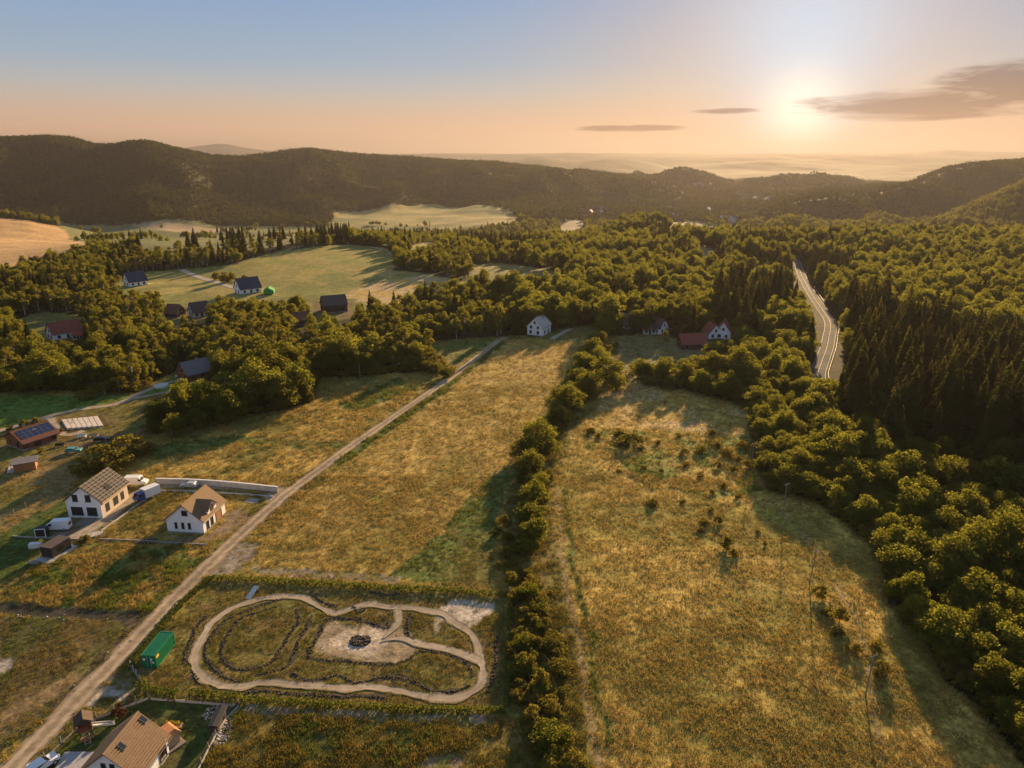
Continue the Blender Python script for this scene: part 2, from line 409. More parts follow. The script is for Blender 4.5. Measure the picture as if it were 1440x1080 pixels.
PATCH_ZONES = [
    ('earth_yard', [(436, 921), (447, 896), (460, 878), (500, 877), (540, 879), (572, 882), (590, 900), (586, 916), (562, 929), (520, 930), (470, 927)], (0.40, 0.32, 0.22), (0.29, 0.225, 0.135), 3, 0.1, 0.12),
    ('sand_circle', [(508 + 40 * math.cos(a), 902 + 19 * math.sin(a)) for a in np.linspace(0, 6.28, 25)[:-1]], (0.58, 0.48, 0.36), (0.46, 0.37, 0.265), 3, 0, 0.1),
    ('sand_patch', [(606, 862), (622, 851), (643, 839), (664, 841), (678, 847), (694, 846), (698, 857), (680, 868), (662, 880), (645, 888), (628, 878)], (0.55, 0.47, 0.38), (0.34, 0.29, 0.22), 2.0, 0.08, 0.15),
    ('sand_strip', [(609, 871), (618, 871), (620, 889), (611, 891)], (0.46, 0.38, 0.29), (0.40, 0.33, 0.25), 2, 0, 0.1),
    ('gravel_apron', [(112, 990), (128, 970), (160, 964), (172, 966), (184, 976), (168, 988), (160, 979), (140, 983), (122, 996)], (0.44, 0.385, 0.32), (0.34, 0.29, 0.23), 1.5, 0.0, 0.1),
    ('gravel_apron2', [(150, 960), (172, 945), (190, 950), (202, 972), (188, 975), (172, 964)], (0.24, 0.195, 0.13), OLIVE, 2.0, 0.4, 0.15),
    ('gravel_heap', [(-16, 938), (6, 926), (22, 928), (20, 938), (0, 949)], (0.40, 0.36, 0.31), (0.30, 0.26, 0.21), 2, 0, 0.1),
    ('rubble_verge', [(296, 806), (318, 778), (336, 760), (362, 762), (356, 782), (340, 804), (318, 810)], (0.27, 0.23, 0.18), (0.17, 0.14, 0.09), 1.8, 0.15, 0.2),
    ('earth_patch', [(588, 1074), (610, 1060), (640, 1058), (654, 1068), (642, 1087), (603, 1092)], (0.25, 0.20, 0.14), OLIVE, 2, 0.4, 0.25),
    ('gravel_junction', [(368, 697), (388, 688), (412, 690), (405, 704), (386, 706)], (0.38, 0.32, 0.25), (0.28, 0.22, 0.15), 2, 0, 0.1),
    ('bare_left', [(60, 968), (100, 945), (110, 955), (70, 985), (20, 1010), (-20, 1015)], (0.27, 0.19, 0.10), (0.17, 0.12, 0.05), 3, 0.5, 0.15),
    ('bare_house', [(300, 745), (322, 722), (345, 716), (352, 726), (330, 745), (312, 758)], (0.24, 0.18, 0.115), BROWN, 3, 0.2, 0.15),
    ('garden_bare', [(205, 1062), (240, 1056), (262, 1066), (240, 1090), (205, 1095)], (0.13, 0.10, 0.05), LAWN, 2, 0.1, 0.1),
]
ZONES += PATCH_ZONES


def line_poly(px, hw):
    w = poly_w(px)
    d = np.gradient(w, axis=0)
    d /= np.linalg.norm(d, axis=1, keepdims=True)
    s = np.stack([d[:, 1], -d[:, 0]], 1) * hw
    return np.concatenate([w + s, (w - s)[::-1]])


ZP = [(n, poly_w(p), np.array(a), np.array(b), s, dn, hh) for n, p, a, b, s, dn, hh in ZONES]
ZP += [(n, line_poly(p, hw), np.array(a), np.array(b), s, dn, hh) for n, p, hw, a, b, s, dn, hh in LINE_ZONES]
ZI = {z[0]: i for i, z in enumerate(ZP)}


def zone_at(x, y, jit=1.0):
    x = np.asarray(x, float); y = np.asarray(y, float)
    amp = jit * (0.35 + 0.0055 * np.clip(y - 40, 0, 1200))
    xj = x + amp * fbm(x / 5.0, y / 5.0, 61, 3) * 1.3
    yj = y + amp * fbm(x / 5.0, y / 5.0, 67, 3) * 1.3
    z = np.full(len(x), -1)
    for i, zz in enumerate(ZP):
        z[in_poly(zz[1], xj, yj)] = i
    return z


_fa, _fb = P(540, 815), P(800, 475)
_fd = np.array([_fb.x - _fa.x, _fb.y - _fa.y]); _fd /= np.linalg.norm(_fd)


def field_rows(name, x, y):
    """cultivation rows of the fields; matted meadow swaths with streaky shadows painted in"""
    if name in ('main_field', 'main_mown'):
        a = x * _fd[1] - y * _fd[0]; l = x * _fd[0] + y * _fd[1]
        return 1 + 0.10 * np.sin(a * 2 * math.pi / 5.2 + 1.5 * fbm(x / 30, y / 30, 151, 2)) + 0.22 * fbm(a / 1.6, l / 18, 152, 3)
    if name in ('meadow', 'meadow_top', 'field_b', 'meadow_green'):
        w = fbm(x / 25, y / 25, 153, 2) * 1.6
        a = x * np.cos(w) + y * np.sin(w); l = -x * np.sin(w) + y * np.cos(w)
        return 1 + 0.34 * fbm(a / 1.8, l / 9, 154, 3)  # matted swaths, stretched so their streaks also paint shadows into the colour
    if name == 'wheat':
        return 1 + 0.07 * np.sin((x * 0.35 + y) / 9.0) + 0.1 * fbm(x / 80, y / 12, 155, 2)
    return np.ones(len(x))


def ground_colour(x, y, z):
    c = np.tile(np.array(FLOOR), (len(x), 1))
    for i, zz in enumerate(ZP):
        m = z == i
        if not m.any():
            continue
        X = x[m]; Y = y[m]
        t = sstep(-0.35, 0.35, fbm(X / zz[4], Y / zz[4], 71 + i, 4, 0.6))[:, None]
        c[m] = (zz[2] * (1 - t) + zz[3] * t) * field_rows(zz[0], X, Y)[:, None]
    far = (z < 0) & (y > 4300)
    if far.any():
        t = sstep(0.05, 0.35, fbm(x[far] / 500, y[far] / 260, 91, 3))[:, None]
        c[far] = np.array((0.02, 0.026, 0.02)) * (1 - t) + np.array((0.06, 0.058, 0.036)) * t
    return c


# ------------------------------------------------------------------ materials
MATS = {}


def principled(name, colour, rough=0.8, noise=0.0, nscale=4.0, metal=0.0, bump=0.0, bscale=20.0, coords='Object', spec=0.3):
    if name in MATS:
        return MATS[name]
    m = bpy.data.materials.new(name)
    m.use_nodes = True
    nt = m.node_tree
    b = nt.nodes['Principled BSDF']
    b.inputs['Roughness'].default_value = rough
    b.inputs['Metallic'].default_value = metal
    b.inputs['Specular IOR Level'].default_value = spec
    b.inputs['Base Color'].default_value = (*colour, 1)
    if noise or bump:
        t = nd(nt, 'ShaderNodeTexCoord')
        n = nd(nt, 'ShaderNodeTexNoise', i_Scale=nscale, i_Detail=5.0, i_Roughness=0.6)
        nt.links.new(t.outputs[coords], n.inputs['Vector'])
        if noise:
            r = nd(nt, 'ShaderNodeMapRange', i_From_Min=0.3, i_From_Max=0.7, i_To_Min=1 - noise, i_To_Max=1 + noise)
            nt.links.new(n.outputs['Fac'], r.inputs['Value'])
            cc = nd(nt, 'ShaderNodeCombineColor')
            for k in range(3):
                nt.links.new(r.outputs[0], cc.inputs[k])
            nt.links.new(mixc(nt, 1.0, (*colour, 1), cc.outputs[0], 'MULTIPLY'), b.inputs['Base Color'])
        if bump:
            n2 = nd(nt, 'ShaderNodeTexNoise', i_Scale=bscale, i_Detail=4.0)
            nt.links.new(t.outputs[coords], n2.inputs['Vector'])
            bp = nd(nt, 'ShaderNodeBump', i_Strength=bump, i_Distance=0.1)
            nt.links.new(n2.outputs['Fac'], bp.inputs['Height'])
            nt.links.new(bp.outputs[0], b.inputs['Normal'])
    MATS[name] = m
    return m


def ground_material():
    m = bpy.data.materials.new('grassland')
    m.use_nodes = True
    nt = m.node_tree
    b = nt.nodes['Principled BSDF']
    b.inputs['Roughness'].default_value = 0.95
    b.inputs['Specular IOR Level'].default_value = 0.1
    at = nd(nt, 'ShaderNodeAttribute', attribute_name='col')
    t = nd(nt, 'ShaderNodeTexCoord')
    fac = None
    for s, lo, hi in ((0.9, 0.55, 1.5), (0.22, 0.7, 1.3), (0.02, 0.85, 1.15)):
        n = nd(nt, 'ShaderNodeTexNoise', i_Scale=s, i_Detail=5.0, i_Roughness=0.65)
        nt.links.new(t.outputs['Object'], n.inputs['Vector'])
        r = nd(nt, 'ShaderNodeMapRange', i_From_Min=0.3, i_From_Max=0.7, i_To_Min=lo, i_To_Max=hi)
        nt.links.new(n.outputs['Fac'], r.inputs['Value'])
        fac = r.outputs[0] if fac is None else mth(nt, 'MULTIPLY', fac, r.outputs[0])
    cc = nd(nt, 'ShaderNodeCombineColor')
    for k in range(3):
        nt.links.new(fac, cc.inputs[k])
    nt.links.new(mixc(nt, 1.0, at.outputs['Color'], cc.outputs[0], 'MULTIPLY'), b.inputs['Base Color'])
    n2 = nd(nt, 'ShaderNodeTexNoise', i_Scale=1.6, i_Detail=6.0, i_Roughness=0.7)
    nt.links.new(t.outputs['Object'], n2.inputs['Vector'])
    bp = nd(nt, 'ShaderNodeBump', i_Strength=0.6, i_Distance=0.25)
    nt.links.new(n2.outputs['Fac'], bp.inputs['Height'])
    nt.links.new(bp.outputs[0], b.inputs['Normal'])
    return m


# ------------------------------------------------------------------ ground sheet
def mesh_np(name, verts, faces, mats=(), smooth=False):
    """verts (n,3), faces (m,3|4) arrays -> mesh"""
    me = bpy.data.meshes.new(name)
    verts = np.asarray(verts, np.float32); faces = np.asarray(faces, np.int32)
    k = faces.shape[1]
    me.vertices.add(len(verts)); me.vertices.foreach_set('co', verts.ravel())
    me.loops.add(faces.size); me.loops.foreach_set('vertex_index', faces.ravel())
    me.polygons.add(len(faces))
    me.polygons.foreach_set('loop_start', np.arange(0, faces.size, k, dtype=np.int32))
    me.polygons.foreach_set('loop_total', np.full(len(faces), k, np.int32))
    if smooth:
        me.polygons.foreach_set('use_smooth', np.ones(len(faces), bool))
    for m in mats:
        me.materials.append(m)
    me.update(calc_edges=True)
    me.validate()
    return me


def link(name, me, parent=None, **props):
    o = bpy.data.objects.new(name, me)
    col.objects.link(o)
    if parent is not None:
        o.parent = parent
    for k, v in props.items():
        if v is not None:
            o[k] = v
    return o


NU, NY = 640, 720
gu = np.linspace(-1.4, 1.4, NU)
gy = np.concatenate([np.linspace(-400, 40, 12), np.geomspace(45, 17000, NY)])
U, YY = np.meshgrid(gu, gy)
XX = U * np.sqrt(YY ** 2 + 60.0 ** 2)
gx = XX.ravel(); gyy = YY.ravel()
gz = terrain(gx, gyy)
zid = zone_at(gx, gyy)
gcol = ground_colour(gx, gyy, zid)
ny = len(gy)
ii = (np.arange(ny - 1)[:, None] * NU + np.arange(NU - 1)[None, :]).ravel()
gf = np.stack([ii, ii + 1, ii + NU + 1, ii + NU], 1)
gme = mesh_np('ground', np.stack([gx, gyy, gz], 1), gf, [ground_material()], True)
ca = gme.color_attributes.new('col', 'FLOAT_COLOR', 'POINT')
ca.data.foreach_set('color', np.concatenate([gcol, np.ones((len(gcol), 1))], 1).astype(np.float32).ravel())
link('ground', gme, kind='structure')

# ------------------------------------------------------------------ haze: evening air over the whole valley
hz = bpy.data.materials.new('haze')
hz.use_nodes = True
hz.node_tree.nodes.clear()
hv = nd(hz.node_tree, 'ShaderNodeVolumePrincipled')
hv.inputs['Color'].default_value = (0.27, 0.255, 0.265, 1)
hv.inputs['Density'].default_value = 0.000075
hv.inputs['Anisotropy'].default_value = 0.44
ho = nd(hz.node_tree, 'ShaderNodeOutputMaterial')
hz.node_tree.links.new(hv.outputs[0], ho.inputs['Volume'])
zlo, zhi = float(gz.min()) - 1.5, max(float(gz.max()) + 25.0, CAM_H + 10)
hb = bmesh.new()
bmesh.ops.create_cube(hb, size=1.0)
for v in hb.verts:
    v.co = ((v.co.x) * 52000, 8300 + v.co.y * 17800, zlo if v.co.z < 0 else zhi)
hme = bpy.data.meshes.new('haze'); hb.to_mesh(hme); hb.free(); hme.materials.append(hz)
link('haze', hme, kind='stuff', label='pale warm evening haze filling the whole valley', category='haze')
print('terrain z', gz.min(), gz.max())
# ------------------------------------------------------------------ foliage materials
def leaf_material(name, c_dark, c_light, c_trans, trans=0.38, stand=0.02):
    m = bpy.data.materials.new(name)
    m.use_nodes = True
    nt = m.node_tree
    nt.nodes.clear()
    oi = nd(nt, 'ShaderNodeObjectInfo')
    t = nd(nt, 'ShaderNodeTexCoord')
    n = nd(nt, 'ShaderNodeTexNoise', i_Scale=0.55, i_Detail=4.0, i_Roughness=0.7)
    nt.links.new(t.outputs['Object'], n.inputs['Vector'])
    n2 = nd(nt, 'ShaderNodeTexNoise', i_Scale=stand, i_Detail=3.0)
    nt.links.new(oi.outputs['Location'], n2.inputs['Vector'])
    f = mth(nt, 'ADD', mth(nt, 'MULTIPLY', oi.outputs['Random'], 0.62), mth(nt, 'MULTIPLY', mth(nt, 'SUBTRACT', n.outputs['Fac'], 0.3), 0.8))
    f = mth(nt, 'ADD', f, mth(nt, 'MULTIPLY', mth(nt, 'SUBTRACT', n2.outputs['Fac'], 0.5), 1.6), clamp=True)
    c = mixc(nt, f, c_dark, c_light)
    hue = mth(nt, 'FRACT', mth(nt, 'MULTIPLY', oi.outputs['Random'], 13.7))
    c = mixc(nt, mth(nt, 'MULTIPLY', mth(nt, 'POWER', hue, 3.0), 0.55), c, (c_light[0] * 1.25, c_light[1] * .85, c_light[2] * 1.1, 1))
    ct = mixc(nt, f, tuple(0.6 * v for v in c_trans), c_trans)
    d = nd(nt, 'ShaderNodeBsdfDiffuse'); nt.links.new(c, d.inputs['Color'])
    tr = nd(nt, 'ShaderNodeBsdfTranslucent'); nt.links.new(ct, tr.inputs['Color'])
    mx = nd(nt, 'ShaderNodeMixShader'); mx.inputs[0].default_value = trans
    nt.links.new(d.outputs[0], mx.inputs[1]); nt.links.new(tr.outputs[0], mx.inputs[2])
    o = nd(nt, 'ShaderNodeOutputMaterial'); nt.links.new(mx.outputs[0], o.inputs['Surface'])
    return m


M_LEAF = leaf_material('broad_leaves', (0.030, 0.052, 0.012), (0.11, 0.138, 0.024), (0.42, 0.40, 0.048), 0.46)
M_BIRCH = leaf_material('birch_leaves', (0.07, 0.085, 0.016), (0.18, 0.175, 0.03), (0.48, 0.42, 0.05), 0.42)
M_NEEDLE = leaf_material('spruce_needles', (0.024, 0.038, 0.012), (0.085, 0.088, 0.02), (0.22, 0.19, 0.03), 0.3)
M_HILLB_SHADED = leaf_material('shaded_hill_beech_leaves', (0.016, 0.036, 0.021), (0.075, 0.095, 0.036), (0.20, 0.19, 0.04), 0.34, 0.005)  # hillside shade put into the leaf colour, darker and bluer than near woods
M_HILLS_SHADED = leaf_material('shaded_hill_spruce_needles', (0.014, 0.026, 0.016), (0.045, 0.056, 0.026), (0.10, 0.09, 0.025), 0.28, 0.005)  # same hillside shade put into the needle colour
M_SHRUB = leaf_material('shrub_leaves', (0.070, 0.082, 0.018), (0.19, 0.175, 0.032), (0.42, 0.34, 0.05), 0.42)
M_BARK = principled('bark', (0.09, 0.065, 0.045), 0.9, 0.4, 3.0, bump=0.5)
M_BARKB = principled('birch_bark', (0.42, 0.38, 0.33), 0.8, 0.4, 3.0)


def quads_at(c, nrm, size, r, aspect=1.0):
    """one leaf clump face at each centre c, facing nrm"""
    n = len(c)
    nrm = nrm / (np.linalg.norm(nrm, axis=1, keepdims=True) + 1e-9)
    a = np.cross(nrm, r.normal(size=(n, 3)))
    a /= np.linalg.norm(a, axis=1, keepdims=True) + 1e-9
    b = np.cross(nrm, a)
    s = (size * r.uniform(0.6, 1.25, n))[:, None]
    bend = nrm * s * r.uniform(-0.25, 0.25, (n, 1))
    v = np.stack([c - a * s * 0.55, c + b * s * 0.38 * aspect + bend, c + a * s * 0.55, c - b * s * 0.38 * aspect + bend], 1).reshape(-1, 3)
    return v, np.arange(4 * n).reshape(n, 4)


def crown_round(seed, n, size, rx=4.6, rz=4.4, z0=8.2, lobes=34, point=0.3):
    """crown of many small uneven boughs: a ragged oval, narrower towards the top"""
    r = np.random.default_rng(seed)
    L = r.normal(size=(lobes, 3)); L /= np.linalg.norm(L, axis=1, keepdims=True)
    L *= (r.uniform(0.15, 0.92, lobes) ** 0.6)[:, None]
    k_ = 1 - point * np.clip(L[:, 2], -0.3, 1)
    lop = r.uniform(-.18, .18, 2)
    lc = np.stack([(L[:, 0] * k_ + lop[0] * L[:, 2]) * rx * r.uniform(.85, 1.1), (L[:, 1] * k_ + lop[1] * L[:, 2]) * rx * r.uniform(.85, 1.1), L[:, 2] * rz + z0], 1)
    lr = r.uniform(0.14, 0.36, lobes) * rx
    k = r.choice(lobes, n * 2, p=lr ** 2 / (lr ** 2).sum())
    d = r.normal(size=(n * 2, 3)); d[:, 2] += 0.3
    d /= np.linalg.norm(d, axis=1, keepdims=True)
    rad = lr[k] * (0.55 + 0.75 * r.random(n * 2) ** 0.8)
    c = lc[k] + d * rad[:, None] * np.array([1, 1, 0.8]) + r.normal(size=(n * 2, 3)) * rx * 0.03
    inside = np.zeros(len(c), bool)
    for j in range(lobes):
        inside |= (np.linalg.norm(c - lc[j], axis=1) < lr[j] * 0.5) & (k != j)
    c = c[~inside][:n]; d = d[~inside][:n]
    nr = d + r.normal(size=d.shape) * 0.75
    return quads_at(c, nr, size, r)


def crown_spruce(seed, whorls, branches, height=22.0, rad=3.5, sparse=0.0):
    r = np.random.default_rng(seed)
    V = []; F = []; nv = 0
    for w in range(whorls):
        t = (w + r.uniform(-.3, .3)) / whorls
        z = height * (0.10 + 0.90 * t)
        rr = rad * (1 - t) ** 0.80 * r.uniform(0.85, 1.12) + 0.22
        m = max(4, int(branches * (1 - 0.5 * t)))
        a0 = r.uniform(0, 6.28)
        for b in range(m):
            if r.random() < sparse:
                continue
            a = a0 + b * 6.283 / m + r.uniform(-.25, .25)
            l = rr * r.uniform(0.7, 1.12)
            dr = l * r.uniform(0.25, 0.5)
            wd = l * r.uniform(0.24, 0.36)
            ca, sa = math.cos(a), math.sin(a)
            for q in range(2):
                tw = r.uniform(-0.35, 0.35) * wd
                p0 = (0, 0, z)
                p1 = (ca * l * .5 - sa * wd, sa * l * .5 + ca * wd, z - dr * 0.30 + tw)
                p2 = (ca * l, sa * l, z - dr - q * 0.3)
                p3 = (ca * l * .5 + sa * wd, sa * l * .5 - ca * wd, z - dr * 0.30 - tw - q * 0.35)
                V += [p0, p1, p2, p3]; F.append((nv, nv + 1, nv + 2, nv + 3)); nv += 4
    V += [(-.25, 0, height * .93), (0, .2, height * .95), (.25, 0, height * .93), (0, 0, height * 1.02)]
    F.append((nv, nv + 1, nv + 2, nv + 3))
    return np.array(V), np.array(F)


def tube(pts, rads, seg=6):
    V = []; F = []
    for i, (p, rr) in enumerate(zip(pts, rads)):
        for k in range(seg):
            a = 2 * math.pi * k / seg
            V.append((p[0] + rr * math.cos(a), p[1] + rr * math.sin(a), p[2]))
    for i in range(len(pts) - 1):
        for k in range(seg):
            a = i * seg + k; b = i * seg + (k + 1) % seg
            F.append((a, b, b + seg, a + seg))
    return np.array(V, float), np.array(F)


def merge(parts):
    V = []; F = []; n = 0
    for v, f in parts:
        V.append(v); F.append(np.asarray(f) + n); n += len(v)
    return np.concatenate(V), np.concatenate(F)


def trunk_round(seed, top=9.0, r0=0.32):
    r = np.random.default_rng(seed)
    parts = [tube([(0, 0, -0.4), (0.1, 0, top * .3), (r.uniform(-.3, .3), r.uniform(-.3, .3), top * .6), (r.uniform(-.5, .5), r.uniform(-.5, .5), top)], [r0 * 1.3, r0, r0 * .75, r0 * .25])]
    for k in range(5):
        a = r.uniform(0, 6.28); z = top * r.uniform(.3, .65); l = r.uniform(1.8, 3.2)
        parts.append(tube([(0.05, 0, z), (math.cos(a) * l * .5, math.sin(a) * l * .5, z + l * .45), (math.cos(a) * l, math.sin(a) * l, z + l * 1.1)], [r0 * .5, r0 * .33, r0 * .1], 5))
    return merge(parts)


# kinds of tree: name, crown mesh, trunk mesh, nominal height, nominal crown width
KINDS = {}


def kind(key, crown, trunk, mat, barkm, h, w):
    cm = mesh_np(key + '_crown', *crown, [mat]); tm = mesh_np(key + '_trunk', *trunk, [barkm])
    V, F = merge([crown, trunk])
    bm_ = mesh_np(key, V, F, [mat, barkm])
    mi = np.zeros(len(F), np.int32); mi[len(crown[1]):] = 1
    bm_.polygons.foreach_set('material_index', mi)
    src = bpy.data.objects.new(key, bm_)
    KINDS[key] = dict(crown=cm, trunk=tm, src=src, h=h, w=w)


for i in range(8):
    kind('round%d' % i, crown_round(100 + i, 4600, 0.52, rx=4.7 + .25 * (i % 3), rz=4.3 + .5 * (i % 4), z0=6.9 + .2 * (i % 4), lobes=26 + 5 * i, point=0.12 + .09 * (i % 4)), trunk_round(200 + i), M_LEAF, M_BARK, 12.2, 10.0)
for i in range(3):
    kind('birch%d' % i, crown_round(130 + i, 2800, 0.44, rx=2.9, rz=5.6 + .4 * i, z0=8.0, lobes=30, point=0.45), trunk_round(230 + i, 11.0, 0.2), M_BIRCH, M_BARKB, 14.0, 6.2)
for i in range(4):
    kind('spruce%d' % i, crown_spruce(160 + i, 38, 13, 22.0, 3.1 + .3 * i, 0.06 + 0.03 * i), tube([(0, 0, -.4), (0, 0, 10), (0, 0, 21)], [.34, .22, .04]), M_NEEDLE, M_BARK, 22.0, 7.0)
for i in range(3):
    kind('shrub%d' % i, crown_round(180 + i, 1100, 0.28, rx=1.55, rz=1.3, z0=1.35, lobes=20, point=.2), trunk_round(250 + i, 1.6, 0.07), M_SHRUB, M_BARK, 2.8, 3.4)
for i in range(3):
    kind('farround%d' % i, crown_round(300 + i, 220, 1.8, rx=4.6, rz=4.6, z0=7.4, lobes=12, point=.35), tube([(0, 0, -.5), (0, 0, 7)], [.3, .15], 4), M_HILLB_SHADED, M_BARK, 12.0, 10.0)
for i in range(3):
    kind('farspruce%d' % i, crown_spruce(330 + i, 11, 7, 22.0, 3.6, 0.05), tube([(0, 0, -.5), (0, 0, 18)], [.3, .05], 4), M_HILLS_SHADED, M_BARK, 22.0, 7.2)


def instancer(name, pts, rot, scl, idx, keys, label, category):
    """one 'stuff' object: copies of the given meshes on a cloud of points"""
    me = bpy.data.meshes.new(name)
    n = len(pts)
    me.vertices.add(n); me.vertices.foreach_set('co', np.asarray(pts, np.float32).ravel())
    for an, arr in (('rz', rot), ('sz', scl)):
        a = me.attributes.new(an, 'FLOAT_VECTOR', 'POINT'); a.data.foreach_set('vector', np.asarray(arr, np.float32).ravel())
    a = me.attributes.new('kind', 'INT', 'POINT'); a.data.foreach_set('value', np.asarray(idx, np.int32))
    o = link(name, me, kind='stuff', label=label, category=category)
    g = bpy.data.node_groups.new(name + '_scatter', 'GeometryNodeTree')
    g.interface.new_socket('Geometry', in_out='INPUT', socket_type='NodeSocketGeometry')
    g.interface.new_socket('Geometry', in_out='OUTPUT', socket_type='NodeSocketGeometry')
    gi = g.nodes.new('NodeGroupInput'); go = g.nodes.new('NodeGroupOutput'); jn = g.nodes.new('GeometryNodeJoinGeometry')

    def attr(an, typ):
        q = g.nodes.new('GeometryNodeInputNamedAttribute'); q.data_type = typ; q.inputs['Name'].default_value = an
        return q.outputs['Attribute']
    ra, sa, ka = attr('rz', 'FLOAT_VECTOR'), attr('sz', 'FLOAT_VECTOR'), attr('kind', 'INT')
    e2r = g.nodes.new('FunctionNodeEulerToRotation'); g.links.new(ra, e2r.inputs[0])
    for i, key in enumerate(keys):
        oi = g.nodes.new('GeometryNodeObjectInfo'); oi.inputs['Object'].default_value = KINDS[key]['src'] if key in KINDS else key
        oi.inputs['As Instance'].default_value = True
        cmp_ = g.nodes.new('FunctionNodeCompare'); cmp_.data_type = 'INT'; cmp_.operation = 'EQUAL'
        g.links.new(ka, cmp_.inputs[2]); cmp_.inputs[3].default_value = i
        ip = g.nodes.new('GeometryNodeInstanceOnPoints')
        g.links.new(gi.outputs[0], ip.inputs['Points']); g.links.new(oi.outputs['Geometry'], ip.inputs['Instance'])
        g.links.new(cmp_.outputs[0], ip.inputs['Selection'])
        g.links.new(e2r.outputs[0], ip.inputs['Rotation']); g.links.new(sa, ip.inputs['Scale'])
        g.links.new(ip.outputs[0], jn.inputs[0])
    g.links.new(jn.outputs[0], go.inputs[0])
    md = o.modifiers.new('scatter', 'NODES'); md.node_group = g
    return o


# ------------------------------------------------------------------ what must stay in sight: photo boxes and how far the thing stands
KEEP = []


def keep(x0, y0, x1, y1, base=None):
    p = P((x0 + x1) / 2, base or y1)
    KEEP.append((x0, y0, x1, y1, p.y))


for b in ((174, 386, 209, 404), (329, 393, 368, 414), (368, 402, 388, 414), (450, 417, 492, 440), (240, 433, 254, 447), (272, 426, 292, 446), (72, 457, 104, 478), (108, 468, 119, 479), (420, 446, 431, 456), (742, 446, 775, 472),
          (910, 451, 936, 469), (953, 467, 990, 492), (993, 457, 1025, 475), (256, 509, 300, 537), (874, 445, 880, 460)):
    keep(*b)
ROAD_PX = [(1153, 545), (1150, 528), (1153, 516), (1158, 502), (1163, 488), (1166, 472), (1168, 462), (1166, 450), (1158, 438), (1150, 426), (1142, 414), (1135, 402), (1129, 391), (1125, 381), (1123, 374), (1119, 366), (1108, 357)]
ROAD_W = [P(*p) for p in ROAD_PX]


def resample(pts, step):
    pts = [Vector(p) for p in pts]
    out = [pts[0].copy()]
    acc = 0.0
    # Catmull-Rom through the points, then even steps
    dense = []
    for i in range(len(pts) - 1):
        p0 = pts[max(i - 1, 0)]; p1 = pts[i]; p2 = pts[i + 1]; p3 = pts[min(i + 2, len(pts) - 1)]
        m = max(4, int((p2 - p1).length / step * 3))
        for k in range(m):
            t = k / m
            dense.append(0.5 * ((2 * p1) + (p2 - p0) * t + (2 * p0 - 5 * p1 + 4 * p2 - p3) * t * t + (3 * p1 - p0 - 3 * p2 + p3) * t ** 3))
    dense.append(pts[-1])
    for a, b in zip(dense[:-1], dense[1:]):
        acc += (b - a).length
        if acc >= step:
            out.append(b.copy()); acc = 0.0
    if (out[-1] - pts[-1]).length > 0.2 * step:
        out.append(pts[-1].copy())
    return out


ROAD_C = resample(ROAD_W, 4.0)
for i in range(0, len(ROAD_C)):
    c = ROAD_C[i]
    qx, qy, dep = proj(c.x, c.y, c.z)
    if 372 < qy < 527:
        w = 3.6 / dep * 1000
        KEEP.append((qx - w, qy - 2, qx + w, qy + 1, c.y))
for zx, zy in ((1030, 605), (900, 600)):
    pass

# ------------------------------------------------------------------ where the trees stand
SPRUCE_PX = [
    [(1168, 455), (1205, 440), (1300, 470), (1450, 520), (1600, 560), (1600, 720), (1450, 700), (1350, 672), (1260, 652), (1205, 610), (1172, 560)],
    [(838, 334), (862, 316), (905, 306), (948, 318), (955, 352), (900, 360), (850, 352)],
    [(1000, 470), (1010, 400), (1060, 372), (1115, 380), (1140, 420), (1130, 440), (1090, 455), (1050, 470)],
    [(240, 352), (330, 340), (480, 332), (490, 346), (400, 356), (300, 378)],
    [(640, 345), (740, 325), (830, 345), (800, 365), (700, 360)],
]
SPRUCE_W = [poly_w(p) for p in SPRUCE_PX]
BIRCH_W = [poly_w(p) for p in ([(60, 450), (80, 425), (150, 408), (212, 412), (225, 450), (150, 460)], [(225, 470), (320, 455), (420, 480), (430, 500), (250, 500)], [(110, 555), (150, 525), (190, 535), (195, 556)], [(160, 380), (260, 372), (330, 368), (250, 380)])]


def scatter_pts(y0, y1, spacing, umax, seed):
    r = np.random.default_rng(seed)
    xs = np.arange(-umax * y1, umax * y1, spacing); ys = np.arange(y0, y1, spacing * 0.9)
    X, Y = np.meshgrid(xs, ys)
    X = X + (np.arange(len(ys)) % 2)[:, None] * spacing / 2
    X = (X + r.uniform(-.36, .36, X.shape) * spacing).ravel(); Y = (Y + r.uniform(-.36, .36, Y.shape) * spacing).ravel()
    m = np.abs(X) < umax * Y + 25
    return X[m], Y[m]


TREES = []   # x, y, z, height, width, kind family ('round', 'birch', 'spruce'), tag


def dist_road(x, y):
    d = np.full(len(x), 1e9)
    for c in ROAD_C:
        d = np.minimum(d, np.hypot(x - c.x, y - c.y))
    return d


fx = []; fy = []
for y0, y1, spc, um, sd in ((60, 260, 4.9, 1.15, 1), (260, 520, 6.2, 1.05, 2), (520, 1000, 7.2, 0.95, 3), (1000, 1560, 8.6, 0.92, 4)):
    a, b = scatter_pts(y0, y1, spc, um, sd); fx.append(a); fy.append(b)
fx = np.concatenate(fx); fy = np.concatenate(fy)
zt = zone_at(fx, fy, 0.6)
ok = zt < 0
vz = np.array([z[0].startswith('valley') for z in ZP] + [False])[zt]
ok |= vz & (fbm(fx / 60, fy / 25, 141, 3) > 0.52)
